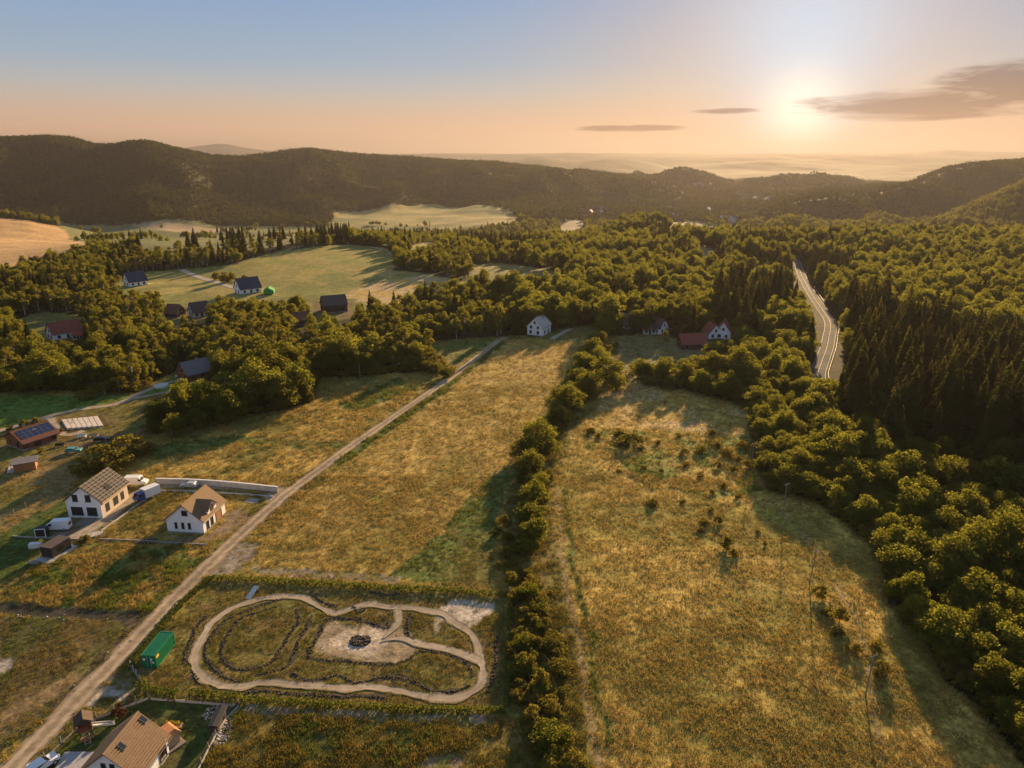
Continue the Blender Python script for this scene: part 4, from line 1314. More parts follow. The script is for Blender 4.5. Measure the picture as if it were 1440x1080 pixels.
M_TRACK = track_material('dirt_track', (0.27, 0.20, 0.12), (0.41, 0.325, 0.225), (0.27, 0.205, 0.135))
M_LANE = track_material('earth_path', (0.24, 0.19, 0.115), (0.40, 0.335, 0.25), (0.33, 0.27, 0.19), 0.4, 0.3)
M_ASPH = track_material('asphalt', (0.075, 0.072, 0.07), (0.11, 0.105, 0.10), (0.09, 0.086, 0.083))


def ribbon(name, pts, width, mat, lift=0.05, step=1.5, ragged=0.12, bare=0.45, nx=9, profile=None, closed=False, parent=None, **props):
    """strip that follows the ground along world points"""
    c = resample(pts, step)
    if closed:
        c = c[:-1] if (c[0] - c[-1]).length < step * .6 else c
    n = len(c)
    V = []; A = []
    for i, p in enumerate(c):
        q0 = c[(i - 1) % n if closed else max(i - 1, 0)]; q1 = c[(i + 1) % n if closed else min(i + 1, n - 1)]
        d = Vector((q1.x - q0.x, q1.y - q0.y, 0)).normalized(); s = Vector((d.y, -d.x, 0))
        w = width(i / max(n - 1, 1)) if callable(width) else width
        for j in range(nx):
            a = -1 + 2 * j / (nx - 1)
            rag = 1 + ragged * float(fbm(np.array([p.x / 2.5 + 7 * np.sign(a)]), np.array([p.y / 2.5]), 7, 2)[0]) * abs(a) * 2
            q = p + s * (a * w / 2 * rag)
            V.append((q.x, q.y)); A.append(a)
    V = np.array(V)
    z = terrain(V[:, 0], V[:, 1]) + lift
    if profile:
        z = z + np.array([profile(a) for a in A])
    F = []
    for i in range(n if closed else n - 1):
        i2 = (i + 1) % n
        for j in range(nx - 1):
            F.append((i * nx + j, i * nx + j + 1, i2 * nx + j + 1, i2 * nx + j))
    me = mesh_np(name, np.column_stack([V, z]), np.array(F)[:, ::-1], [mat], True)
    at = me.attributes.new('across', 'FLOAT', 'POINT'); at.data.foreach_set('value', np.array(A, np.float32))
    if bare:
        w0 = width(0.3) if callable(width) else width
        BARE_LINES.append(([tuple(p) for p in c] + ([tuple(c[0])] if closed else []), w0 * bare))
    return link(name, me, parent, **props)


def patch(name, px, mat, lift=0.04, rag=0.35, rings=6, seg=64, world=None, bare=True, **props):
    """ragged-edged sheet on the ground inside an outline"""
    poly = np.array(world) if world is not None else poly_w(px)
    c = poly.mean(0)
    cl = np.concatenate([poly, poly[:1]])
    L = np.concatenate([[0], np.cumsum(np.hypot(*np.diff(cl, axis=0).T))])
    s = np.linspace(0, L[-1], seg, endpoint=False)
    ex = np.interp(s, L, cl[:, 0]); ey = np.interp(s, L, cl[:, 1])
    ex = ex + rag * fbm(ex / 1.4, ey / 1.4, 17, 3) * 2; ey = ey + rag * fbm(ex / 1.4 + 9, ey / 1.4, 19, 3) * 2
    V = [(c[0], c[1])]
    for r_ in range(1, rings + 1):
        t = r_ / rings
        V += list(zip(c[0] + (ex - c[0]) * t, c[1] + (ey - c[1]) * t))
    V = np.array(V)
    F = []
    for k in range(seg):
        F.append((0, 1 + k, 1 + (k + 1) % seg, 0))
    tri = [(0, 1 + k, 1 + (k + 1) % seg) for k in range(seg)]
    for r_ in range(rings - 1):
        a = 1 + r_ * seg; b = a + seg
        for k in range(seg):
            k2 = (k + 1) % seg
            tri += [(a + k, b + k, b + k2), (a + k, b + k2, a + k2)]
    z = terrain(V[:, 0], V[:, 1]) + lift
    me = mesh_np(name, np.column_stack([V, z]), np.array(tri), [mat], True)
    if bare:
        BARE_POLY.append(np.column_stack([ex, ey]))
    return link(name, me, **({'kind': 'structure'} | props))


# ------------------------------------------------------------------ roads, tracks and bare ground
def W(px):
    return [P(a, b) for a, b in px]


TRACK_PX = [(-60, 1160), (-20, 1118), (22, 1075), (60, 1036), (108, 985), (152, 940), (200, 890), (250, 837), (300, 788), (350, 741), (400, 697), (440, 667), (500, 623), (560, 582), (620, 541), (660, 511), (698, 481), (712, 474)]
ribbon('dirt_track', W(TRACK_PX), lambda t: 4.4 - 1.3 * t, M_TRACK, 0.06, bare=0.42, kind='structure')
ribbon('asphalt_road', ROAD_W, 6.2, M_ASPH, 0.12, 4.0, 0.0, 0.5, kind='structure')


def offset(pts, d):
    out = []
    for i, p in enumerate(pts):
        a = pts[max(i - 1, 0)]; b = pts[min(i + 1, len(pts) - 1)]
        t = Vector((b.x - a.x, b.y - a.y, 0)).normalized()
        out.append(Vector((p.x + t.y * d, p.y - t.x * d, p.z)))
    return out


M_LINE = principled('road_paint', (0.34, 0.33, 0.32), 0.7)
M_GALV = principled('galvanised_steel', (0.07, 0.068, 0.066), 0.5, 0.15, 1.0, metal=0.3)
for d in (-2.75, 2.75, 0.0):
    ribbon('road_line', offset(ROAD_C, d), 0.10, M_LINE, 0.145, 4.0, 0, 0, 3, kind='structure')
for side, lab in ((3.9, 'steel guard rail along the outer side of the winding road'),):
    c = offset(ROAD_C, side)
    e = thing('guard_rail', c[0], 0, lab, 'guard rail')
    mb = MB()
    pm = MB().box((0, 0, 0.35), (0.12, 0.12, 0.8)).mesh('post', M_GALV)
    for a, b in zip(c[:-1], c[1:]):
        za, zb = T(a.x, a.y), T(b.x, b.y)
        A_ = Vector((a.x, a.y, za + 0.55)) - c[0]; B_ = Vector((b.x, b.y, zb + 0.55)) - c[0]
        mb.slab(A_, B_, B_ + Vector((0, 0, .2)), A_ + Vector((0, 0, .2)), 0.05)
        o = link('post', pm, e); o.location = Vector((a.x, a.y, za)) - c[0]
    mb.build('rail', M_GALV, e)

LOOP = [(401, 838), (370, 842), (344, 849), (320, 859), (301, 874), (288, 891), (278, 911), (273, 930), (279, 946), (296, 959), (314, 965), (340, 965), (370, 960), (397, 961), (425, 965), (462, 966), (497, 968), (530, 967), (560, 971), (593, 979), (627, 982), (649, 980),
        (666, 972), (677, 961), (679, 946), (676, 928), (673, 909), (664, 894), (653, 884), (639, 876), (623, 864), (601, 859), (575, 856), (543, 854), (521, 850), (503, 852), (486, 859), (470, 862), (453, 856), (434, 844), (418, 839), (401, 838)]
ribbon('pump_track', W(LOOP), 1.85, M_LANE, 0.075, 0.8, 0.35, 0.5, closed=False, profile=lambda a: 0.05 * max(0, abs(a) - 0.45), kind='structure')
ribbon('pump_track_branch', W([(675, 930), (645, 918), (617, 911), (590, 906), (566, 899), (548, 899), (535, 903)]), lambda t: 1.9 if t < .6 else 1.9 - 1.6 * (t - .6) / .4, M_LANE, 0.11, 1.0, 0.2, 0.5, kind='structure')
ribbon('pump_track_link', W([(560, 857), (562, 870), (556, 882), (545, 893), (538, 898)]), lambda t: 1.7 if t < .5 else 1.7 - 1.4 * (t - .5) / .5, M_LANE, 0.10, 1.0, 0.25, 0.5, kind='structure')
patch('concrete_patch', [(343, 706), (350, 700), (366, 701), (360, 708)], M_CONC2, 0.06, 0.2)
ribbon('site_driveway', W([(400, 690), (360, 686), (300, 683), (250, 682), (215, 684)]), 4.0, M_YARD, 0.055, 1.5, 0.15, 0.5, kind='structure')
ribbon('site_driveway', W([(222, 684), (200, 691), (178, 706), (150, 728), (120, 748), (100, 757)]), 4.6, M_LANE, 0.07, 1.5, 0.2, 0.45, kind='structure')
ribbon('farm_lane', W([(-30, 612), (10, 603), (60, 588), (110, 576), (165, 568), (200, 552), (228, 541), (262, 532)]), 3.2, M_LANE, 0.06, 2.0, 0.15, 0.5, kind='structure')
ribbon('farm_lane', W([(70, 586), (78, 600), (92, 612), (118, 606)]), 3.0, M_LANE, 0.07, 2.0, 0.2, 0.5, kind='structure')
ribbon('farm_lane', W([(182, 562), (225, 553), (262, 547), (280, 540)]), 2.6, M_LANE, 0.06, 2.0, 0.2, 0.5, kind='structure')
ribbon('gravel_drive', W([(255, 379), (272, 387), (290, 393), (310, 399), (330, 405)]), 4.5, M_GRAVEL, 0.12, 3.0, 0.1, 0.5, kind='structure')
ribbon('gravel_drive', W([(775, 477), (788, 470), (803, 462)]), 3.0, M_GRAVEL, 0.08, 2.0, 0.2, 0.5, kind='structure')
ribbon('field_track', W([(520, 347), (545, 354), (556, 363), (566, 372)]), 3.5, M_LANE, 0.15, 4.0, 0.1, 0.5, kind='structure')
M_PAVE = principled('grey_pavers', (0.42, 0.39, 0.38), 0.85, 0.22, 4.0, bump=0.3, bscale=5)
patch('paved_yard', [(70, 1092), (92, 1057), (143, 1058), (150, 1075), (110, 1110)], M_PAVE, 0.07, 0.05, 6, 48)
for a, b in (((1100, 268), 6),):
    pass
# ------------------------------------------------------------------ houses
def opening(parent, wall, off, zc, w, h, W_, L_, frame=M_FRAME, pane=M_GLASS, name='window'):
    """window or door set on a wall: frame with a pane a little behind its face"""
    f = MB(); g = MB()
    t = 0.10
    fr = [(-w / 2, 0, h, t), (w / 2, 0, h, t)]
    if wall in ('front', 'back'):
        s = -1 if wall == 'front' else 1
        y = s * (L_ / 2 + 0.03)
        for dx in (-w / 2, w / 2):
            f.box((off + dx, y, zc), (t, 0.12, h + t))
        for dz in (-h / 2, h / 2):
            f.box((off, y + s * 0.004, zc + dz), (w + t * 1.2, 0.12, t))
        if w > 1.0 and name == 'window':
            f.box((off, y + s * .002, zc), (t * .7, 0.10, h))
        g.box((off, s * (L_ / 2 + 0.012), zc), (w, 0.03, h))
    else:
        s = -1 if wall == 'left' else 1
        x = s * (W_ / 2 + 0.03)
        for dy in (-w / 2, w / 2):
            f.box((x, off + dy, zc), (0.12, t, h + t))
        for dz in (-h / 2, h / 2):
            f.box((x + s * 0.004, off, zc + dz), (0.12, w + t * 1.2, t))
        if w > 1.0 and name == 'window':
            f.box((x + s * .002, off, zc), (0.10, t * .7, h))
        g.box((s * (W_ / 2 + 0.012), off, zc), (0.03, w, h))
    o = f.build(name, frame, parent)
    if name == 'window' and wall in ('front', 'right', 'left'):
        sl = MB()
        if wall == 'front':
            sl.box((off, y - .05, zc - h / 2 - .11), (w + .3, .26, .07))
        else:
            sl.box((x + s * .05, off, zc - h / 2 - .11), (.26, w + .3, .07))
        sl.build('sill', M_CONC, o)
    g.build('pane' if name == 'window' else 'panel', pane, o)
    return o


def roof_profile(W_, eave, ridge, over):
    k = (ridge - eave) / (W_ / 2)
    return k, eave - k * over


def gable_house(name, loc, rz, L, W_, eave, ridge, wallm, roofm, label, category='house', wins=(), over=0.55, gover=0.4, chimney=None, plinth=True, group=None, rt=0.22, ribs=0, frame=M_FRAME):
    e = thing(name, loc, rz, label, category, group)
    MB().prism([(-W_ / 2, -0.8), (W_ / 2, -0.8), (W_ / 2, eave), (0, ridge), (-W_ / 2, eave)], -L / 2, L / 2).build('wall', wallm, e)
    k, ez = roof_profile(W_, eave, ridge, over)
    X = W_ / 2 + over; Y = L / 2 + gover; up = 0.12 + rt
    roof = MB()
    if ribs:
        n = ribs
        for s in (-1, 1):
            for i in range(n):
                t0 = i / n; t1 = (i + 1) / n
                za = ridge + up - (ridge - ez) * t0; zb = ridge + up - (ridge - ez) * t1 + 0.13
                a = (s * X * t0, -Y, za); b = (s * X * t0, Y, za); c = (s * X * t1, Y, zb); d = (s * X * t1, -Y, zb)
                if s > 0:
                    roof.slab(d, c, b, a, -rt if False else rt)
                else:
                    roof.slab(a, b, c, d, rt)
    else:
        for s in (-1, 1):
            a = (0, -Y, ridge + up); b = (0, Y, ridge + up); c = (s * X, Y, ez + up); d = (s * X, -Y, ez + up)
            if s > 0:
                roof.slab(d, c, b, a, rt)
            else:
                roof.slab(a, b, c, d, rt)
    ro = roof.build('roof', roofm, e)
    MB().prism([(-0.22, ridge + up - 0.05), (0.22, ridge + up - 0.05), (0.0, ridge + up + 0.10)], -Y - .02, Y + .02).build('ridge_cap', roofm, ro)
    if chimney:
        cx, cyy, ch = chimney
        zb = ridge - abs(cx) * k
        c = MB().box((cx, cyy, (zb + ch) / 2 - .2), (0.6, 0.6, ch - zb + .6)).build('chimney', M_CONC2, ro)
        MB().box((cx, cyy, ch + .14), (0.75, 0.75, 0.12)).build('cap', M_DARKWOOD, c)
    for s in (-1, 1):
        MB().bar((s * (X + .05), -Y, ez + up - .22), (s * (X + .05), Y, ez + up - .22), .07, 6).build('gutter', M_GREYROOF, ro)
    if plinth:
        MB().box((0, 0, -0.2), (W_ + 0.16, L + 0.16, 1.0)).build('plinth', M_CONC2, e)
    for w in wins:
        wall, off, zc, ww, hh = w[:5]
        nm = w[5] if len(w) > 5 else 'window'
        pm = w[6] if len(w) > 6 else M_GLASS
        opening(e, wall, off, zc, ww, hh, W_, L, frame, pm, nm)
    d = Vector((-math.sin(rz), math.cos(rz), 0)); s = Vector((math.cos(rz), math.sin(rz), 0))
    c = Vector(loc)
    BARE_POLY.append(np.array([tuple((c + d * a + s * b))[:2] for a, b in ((-L / 2 - .6, -W_ / 2 - .6), (-L / 2 - .6, W_ / 2 + .6), (L / 2 + .6, W_ / 2 + .6), (L / 2 + .6, -W_ / 2 - .6))]))
    return e


def from_ridge(pa, pb, rh):
    """ridge ends in the photo (front gable first) -> centre on the ground, heading, length"""
    g = P(*pa)
    z = T(g.x, g.y)
    for _ in range(3):
        A = PZ(pa[0], pa[1], z + rh); B = PZ(pb[0], pb[1], z + rh)
        c = (A + B) / 2
        z = T(c.x, c.y)
    d = B - A
    return Vector((c.x, c.y, z)), math.atan2(-d.x, d.y), d.length


# white house with a brown roof beside the track
c, rz, L = from_ridge((254, 711), (289, 681), 7.4)
print('house1', c, math.degrees(rz), L)
L = L - 0.9; W1 = 9.0
h1 = gable_house('family_house', c, rz, L, W1, 3.4, 7.1, M_WHITE, M_BROWNROOF, 'new white house with light brown roof and dormer beside the dirt track',
                 wins=[('front', 0.3, 5.2, 1.3, 1.2), ('front', -2.2, 1.9, .6, 1.5), ('front', -.5, 1.9, .6, 1.5), ('front', 1.1, 1.9, .6, 1.5), ('right', -L / 2 + 2.0, 1.3, 1.0, 2.2), ('right', -1.2, 1.3, 1.0, 2.2), ('right', L / 2 - 3.2, 1.35, 2.6, 2.3, 'garage_door', M_ORANGEWOOD), ('left', -2, 1.6, 1.4, 1.4), ('left', 2, 1.6, 1.4, 1.4)], over=0.6)
# dormer on the right-hand slope
dm = MB(); dy = -0.6; dw = 2.0
dm.prism([(-dw, 3.3), (dw, 3.3), (dw, 4.7), (0, 6.35), (-dw, 4.7)], 0, 3.9)
me = dm.mesh('dormer', M_WHITE)
dor = link('dormer', me, h1); dor.location = (0.6, dy, 0); dor.rotation_euler = (0, 0, -math.pi / 2)
rf = MB()
for s in (-1, 1):
    a = (0, -0.2, 6.7); b = (0, 4.3, 6.7); cc = (s * 2.45, 4.3, 4.65); d = (s * 2.45, -0.2, 4.65)
    rf.slab(*( (d, cc, b, a) if s > 0 else (a, b, cc, d)), 0.16)
rf.build('dormer_roof', M_BROWNROOF, dor)
f = MB().box((0, 3.93, 4.6), (1.5, .08, 1.5)).build('dormer_window', M_FRAME, dor)
for k in range(3):
    bpos = c + Matrix.Rotation(rz, 3, 'Z') @ Vector((-W1 / 2 - 1.2 - .25 * k, 1.0 + 1.4 * k, 0))
    e = thing('water_barrel', (bpos.x, bpos.y, T(bpos.x, bpos.y)), 0, 'dark barrel standing behind the new white house', 'barrel', 'barrels behind the white house')
    MB().bar((0, 0, -.05), (0, 0, 1.5), .5, 10).build('body', M_BLACK, e)
    MB().bar((0, 0, 1.5), (0, 0, 1.56), .53, 10).build('lid', M_CARD, e)

# house under construction: roof still showing battens
c, rz, L = from_ridge((111, 685), (152, 657), 8.4)
print('house2', c, math.degrees(rz), L)
W2 = 8.8
e = thing('unfinished_house', c, rz, 'unfinished white house with bare roof battens and open garage bays', 'house')
eave, ridge = 4.6, 8.1
L -= 0.8
MB().prism([(-W2 / 2, -.8), (W2 / 2, -.8), (W2 / 2, eave), (0, ridge), (-W2 / 2, eave)], -L / 2, L / 2).build('wall', M_BLOCK, e)
MB().prism([(-W2 / 2 + .0, -.8), (W2 / 2 - .0, -.8), (W2 / 2, eave - .02), (0, ridge - .02), (-W2 / 2, eave - .02)], -L / 2 - 0.12, -L / 2 - .004).build('front_wall', M_WHITE, e)
kk, ez = roof_profile(W2, eave, ridge, .7)
X = W2 / 2 + .7; Y = L / 2 + .5; up = .3
rf = MB()
for s in (-1, 1):
    a = (0, -Y, ridge + up); b = (0, Y, ridge + up); cc = (s * X, Y, ez + up); d = (s * X, -Y, ez + up)
    rf.slab(*((d, cc, b, a) if s > 0 else (a, b, cc, d)), .15)
ro = rf.build('roof', M_MEMBRANE, e)
sl = math.atan2(ridge - ez, X)
for s in (-1, 1):
    nb = 8
    bme = MB().box((0, 0, 0), (.16, 2 * Y, .10), tilt=Matrix.Rotation(s * sl, 3, 'Y')).mesh('batten', M_GREYWOOD)
    for i in range(nb):
        t = (i + .35) / nb
        o = link('batten', bme, ro); o.location = (s * X * t, 0, ridge + up - (ridge - ez) * t + .11)
    rlen = math.hypot(X, ridge - ez)
    rme = MB().box((0, 0, 0), (rlen, .16, .10), tilt=Matrix.Rotation(s * sl, 3, 'Y')).mesh('rafter', M_GREYWOOD)
    for i in range(8):
        o = link('rafter', rme, ro); o.location = (s * X / 2, -Y + (i + .4) * 2 * Y / 8, (ridge + ez) / 2 + up + .045)
    MB().box((s * (X + .06), 0, ez + up - .12), (.14, 2 * Y, .34)).build('fascia', M_WOOD, ro)
MB().box((X * .62, -L * .02, ridge + up - (ridge - ez) * .62 + .10), (1.7, 1.7, .12), tilt=Matrix.Rotation(sl, 3, 'Y')).build('roof_opening', M_VOID, ro)
for off, zc, ww, hh, nm in ((-1.9, 5.2, 1.4, 1.9, 'window'), (1.4, 5.2, 1.4, 1.9, 'window'), (-1.9, 1.7, 3.0, 2.3, 'garage_bay'), (1.9, 1.7, 2.6, 2.3, 'garage_bay')):
    o = MB().box((off, -L / 2 - .135, zc), (ww, .03, hh)).build(nm, M_VOID, e)
    MB().box((off, -L / 2 - .18, zc - hh / 2), (ww + .3, .12, .1)).build('sill', M_CONC2, o)
for off, ww in ((-L / 2 + 2.2, 1.6), (0.2, 2.0), (L / 2 - 2.4, 1.4)):
    MB().box((W2 / 2 + .01, off, 1.9), (.03, ww, 2.2)).build('window', M_VOID, e)
BARE_POLY.append(np.array([tuple((c + Matrix.Rotation(rz, 3, 'Z') @ Vector(v)))[:2] for v in ((-6, -L / 2 - 3, 0), (6, -L / 2 - 3, 0), (6, L / 2 + 1, 0), (-6, L / 2 + 1, 0))]))

# house with tan tiles at the lower left, its gable cut by the frame
c, rz, L = from_ridge((144, 1061), (194, 1000), 6.9)
print('house3', c, math.degrees(rz), L)
h3 = gable_house('tiled_house', c, rz, L - .8, 8.2, 3.1, 6.6, M_WHITE, M_TILE, 'white house with tan ribbed tile roof beside the paved yard', ribs=15, over=.6,
                 wins=[('front', -.6, 4.2, .6, 1.3), ('front', .7, 4.2, .6, 1.3), ('right', -2.5, 1.5, 1.8, 1.6), ('right', 2.2, 1.3, 1.6, 2.2), ('right', L / 2 - 2, 1.5, .9, 1.3)], rt=.16)
k3, ez3 = roof_profile(8.2, 3.1, 6.6, .6)
for yy in (-1.6, 3.4):
    rw = MB().box((0, 0, 0), (1.3, .8, .14), tilt=Matrix.Rotation(math.atan(k3), 3, 'Y')).build('roof_window', M_FRAME, h3)
    rw.location = (1.1, yy, 6.6 + .42 - 1.1 * k3)
    g = MB().box((0, 0, .06), (1.1, .6, .06), tilt=Matrix.Rotation(math.atan(k3), 3, 'Y')).build('pane', M_GLASS, rw)

# rust-roofed house with solar panels
c, rz, L = from_ridge((17, 606), (63, 592), 5.6)
print('house4', c, math.degrees(rz), L)
h4 = gable_house('bungalow', c, rz, L, 10.0, 2.9, 5.3, M_LOG, M_RUSTROOF, 'low red-brown house with rust roof and solar panels', over=1.2, gover=.8, chimney=(-.8, -1.0, 6.2),
                 wins=[('front', -2.4, 1.5, 1.0, 1.3), ('front', 1.6, 1.2, 1.0, 2.1), ('right', -4.5, 1.4, 1.4, 1.3), ('right', -1, 1.3, 1.8, 2.0), ('right', 4, 1.4, 1.4, 1.3)])
k4, ez4 = roof_profile(10.0, 2.9, 5.3, 1.2)
pme = MB().box((0, 0, 0), (1.15, 1.5, .06), tilt=Matrix.Rotation(math.atan(k4), 3, 'Y')).mesh('solar_panel', M_SOLAR)
fme = MB().box((0, 0, -.04), (1.25, 1.62, .05), tilt=Matrix.Rotation(math.atan(k4), 3, 'Y')).mesh('panel_frame', M_ALU)
for i in range(3):
    for j in range(6):
        xx = 1.4 + i * 1.22; yy = -L / 2 + 1.2 + j * 1.62
        o = link('solar_panel', pme, h4); o.location = (xx, yy, 5.3 + .44 - xx * k4)
        link('panel_frame', fme, o)
MB().box((1.6, L / 2 - 4.5, 5.3 + .36 - 1.6 * k4), (1.0, 1.2, .12), tilt=Matrix.Rotation(math.atan(k4), 3, 'Y')).build('skylight', M_WFRAME, h4)


def house_at(name, px, py, head, L, W_, eave, ridge, wallm, roofm, label, wins=None, chimney=None, over=.5, category='house', group=None, dz=0.0):
    """head: direction of the ridge from the shown gable, degrees anticlockwise from the east (right)"""
    p = ground_pt(px, py)
    rz = R(head) - math.pi / 2
    p.z += dz
    if wins is None:
        wins = [('front', -W_ * .22, 1.6, 1.1, 1.4), ('front', W_ * .22, 1.6, 1.1, 1.4), ('front', 0, eave + (ridge - eave) * .28, 1.0, 1.2)]
        for s in ('left', 'right'):
            wins += [(s, -L * .3, 1.5, 1.2, 1.4), (s, 0, 1.25, 1.1, 2.1, 'door', M_DARKWOOD), (s, L * .3, 1.5, 1.4, 1.4)]
    return gable_house(name, p, rz, L, W_, eave, ridge, wallm, roofm, label, category, wins, over, .4, chimney, group=group)


house_at('wooden_house', 278, 531, 50, 12, 9, 3.2, 7.2, M_LOG, M_GREYROOF, 'dark wooden house with grey roof at the end of the lane', chimney=(-.8, 1, 7.9))
house_at('country_house', 191, 401, 51, 12, 9, 3.2, 8.6, M_WHITE, M_NAVY, 'white house with dark blue roof beside the birch wood')
house_at('country_house', 349, 411, 43, 13.5, 9.5, 3.2, 9.0, M_WHITE, M_NAVY, 'white house with dark blue roof beside the green tent')
house_at('dark_house', 470, 437, 25, 13, 10, 4.2, 8.6, M_DARKWOOD, M_DARKROOF, 'dark brown timber house standing above the field trees')
house_at('cottage', 281, 444, 42, 9, 7.5, 3.0, 7.5, M_OFFW, M_DARKROOF, 'pale cottage with dark brown roof among the trees')
house_at('wooden_cottage', 247, 445, 165, 8, 7, 2.6, 6.5, M_DARKWOOD, M_RUSTROOF, 'small dark cottage with reddish roof beside the pale cottage')
house_at('red_roofed_cottage', 92, 474, 50, 13, 8.5, 3.2, 7.6, M_WHITE, M_REDROOF, 'white cottage with bright red roof in the forest clearing', chimney=(-.8, -3, 8.4))
house_at('red_roofed_shed', 113, 477, 10, 5, 4, 2.4, 4.2, M_WHITE, M_REDROOF, 'small white shed with red roof next to the red roofed cottage')
house_at('wooden_cottage', 425, 455, 20, 8, 6.5, 2.8, 6.0, M_DARKWOOD, M_RUSTROOF, 'small rust roofed cottage hidden below the dark brown house')
house_at('farmhouse', 758, 469, 62, 10.0, 8.2, 4.4, 8.4, M_WHITE, M_PALEROOF, 'tall white farmhouse with pale roof at the field end', chimney=(-.6, -1, 9.2),
         wins=[('front', -2.2, 1.7, 1.1, 1.4), ('front', 1.8, 1.7, 1.1, 1.4), ('front', -2.0, 4.2, 1.1, 1.3), ('front', 1.8, 4.2, 1.1, 1.3), ('front', 0, 6.5, .9, 1.0), ('right', -2, 1.7, 1.2, 1.4), ('right', 2, 1.3, 1.1, 2.1, 'door', M_DARKWOOD)])
house_at('white_cottage', 923, 467, 135, 9, 7.6, 3.2, 7.6, M_WHITE, M_DARKROOF, 'white cottage with dark plum roof behind the mown paddock')
house_at('side_shed', 913, 469, 178, 6, 4, 2.2, 3.2, M_WHITE, M_DARKROOF, 'low white shed beside the plum roofed cottage')
house_at('wooden_barn', 972, 490, 6, 11.5, 7.5, 3.2, 7.0, M_DARKWOOD, M_REDROOF, 'dark wooden barn with red roof near the paddock trees')
house_at('white_cottage', 1001, 474, 100, 8, 7, 3.0, 6.8, M_WHITE, M_REDROOF, 'white cottage with red gable roof beside the red roofed barn')
house_at('white_cottage', 1017, 474, 70, 9, 7, 3.6, 8.2, M_WHITE, M_REDROOF, 'taller white cottage with red roof behind the red roofed barn')
house_at('white_cottage', 876, 460, 160, 8, 7, 3.2, 7.4, M_OFFW, M_GREYROOF, 'pale cottage half hidden by the hedgerow top tree')
# flat-roofed shed with orange boards below the bungalow
p = ground_pt(37, 659)
sh = thing('garden_shed', p, R(-62), 'flat-roofed shed with orange boards below the solar panel house', 'shed')
MB().box((0, 0, 1.1), (4.2, 5.2, 2.6)).build('wall', M_ORANGEWOOD, sh)
MB().box((0, 0, 2.55), (5.2, 6.4, .22)).build('roof', M_GREYROOF, sh)
MB().box((0, -2.62, 1.0), (1.4, .06, 1.9)).build('door', M_DARKWOOD, sh)
MB().box((-1.0, -3.6, .06), (5, 1.8, .3)).build('terrace', M_CONC, sh)
for sx in (-2.4, 2.4):
    MB().box((sx, -3.0, 1.2), (.14, .14, 2.5)).build('post', M_WOOD, sh)

# far villages
vil = [(818, 304, 40, 0), (824, 300, 10, 1), (830, 303, 70, 0), (837, 299, 20, 1), (843, 302, 120, 0), (848, 298, 40, 1), (826, 306, 160, 0), (946, 297, 30, 0), (995, 300, 60, 1), (1020, 312, 10, 0), (1030, 313, 50, 1),
       (978, 262, 20, 0), (984, 261, 50, 1), (990, 263, 10, 0), (998, 262, 70, 0), (1046, 282, 40, 1), (1052, 279, 10, 0), (1060, 283, 70, 0), (1068, 280, 20, 1), (1076, 285, 60, 0), (1083, 283, 30, 0), (1088, 270, 30, 1), (1040, 275, 15, 0), (952, 308, 15, 0)]
for px, py, hd, kd in vil:
    near = px < 870
    p = ground_pt(px, py)
    S = 1.5 if near else 1.8
    house_at('village_house', px, py, hd, 11 * S, 8 * S, 5.5 * S, 9 * S, M_WHITE if kd == 0 or near else M_OFFW, M_DARKROOF if kd else M_REDROOF,
             'far white house in the village below the long hill' if near else 'far pale house on the hazy slopes below the sun', wins=[('front', 0, 3.0, 2.0, 2.2), ('left', -4, 3, 2, 2.2), ('right', 4, 3, 2, 2.2)], group='far village below the hill' if near else 'far village on the hazy slopes')

# ------------------------------------------------------------------ retaining walls, kerbs, fences
def strip_wall(name, px, h, t, mat, label, category='wall', capm=None, lift=0):
    w = resample(W(px), 2.5)
    o0 = Vector((w[0].x, w[0].y, T(w[0].x, w[0].y)))
    e = thing(name, o0, 0, label, category)
    m = MB(); cp_ = MB()
    for a, b in zip(w[:-1], w[1:]):
        A = Vector((a.x, a.y, T(a.x, a.y))) - o0; B = Vector((b.x, b.y, T(b.x, b.y))) - o0
        d = (B - A); d.z = 0; d.normalize(); s = Vector((d.y, -d.x, 0)) * t / 2
        up = Vector((0, 0, h)); dn = Vector((0, 0, -.4))
        m.add([A - s + dn, B - s + dn, B + s + dn, A + s + dn, A - s + up, B - s + up, B + s + up, A + s + up], [(4, 5, 6, 7), (0, 1, 5, 4), (2, 3, 7, 6), (1, 2, 6, 5), (3, 0, 4, 7)])
        if capm:
            s2 = s * 1.35
            cp_.slab(A + s2 + up + Vector((0, 0, .12)), B + s2 + up + Vector((0, 0, .12)), B - s2 + up + Vector((0, 0, .12)), A - s2 + up + Vector((0, 0, .12)), .1)
    m.build('wall_body', mat, e)
    if capm:
        cp_.build('coping', capm, e)
    return e


strip_wall('retaining_wall', [(220, 680), (262, 681), (300, 683), (345, 687), (391, 692)], 1.5, .4, M_CONC, 'long pale concrete retaining wall behind the new white house', capm=M_WFRAME)
strip_wall('kerb_wall', [(206, 690), (250, 691), (300, 693), (384, 699)], .35, .35, M_CONC, 'low concrete kerb wall along the site driveway')
strip_wall('kerb_wall', [(143, 747), (170, 728), (200, 706), (227, 689)], .35, .35, M_CONC, 'low concrete kerb running diagonally beside the earth driveway')
strip_wall('boundary_kerb', [(140, 759), (190, 761), (240, 764), (293, 767)], .35, .25, M_CONC2, 'low concrete boundary kerb below the new white house')
strip_wall('boundary_kerb', [(18, 755), (50, 757), (100, 759), (116, 760)], .35, .25, M_CONC2, 'low concrete boundary kerb behind the black cabin')


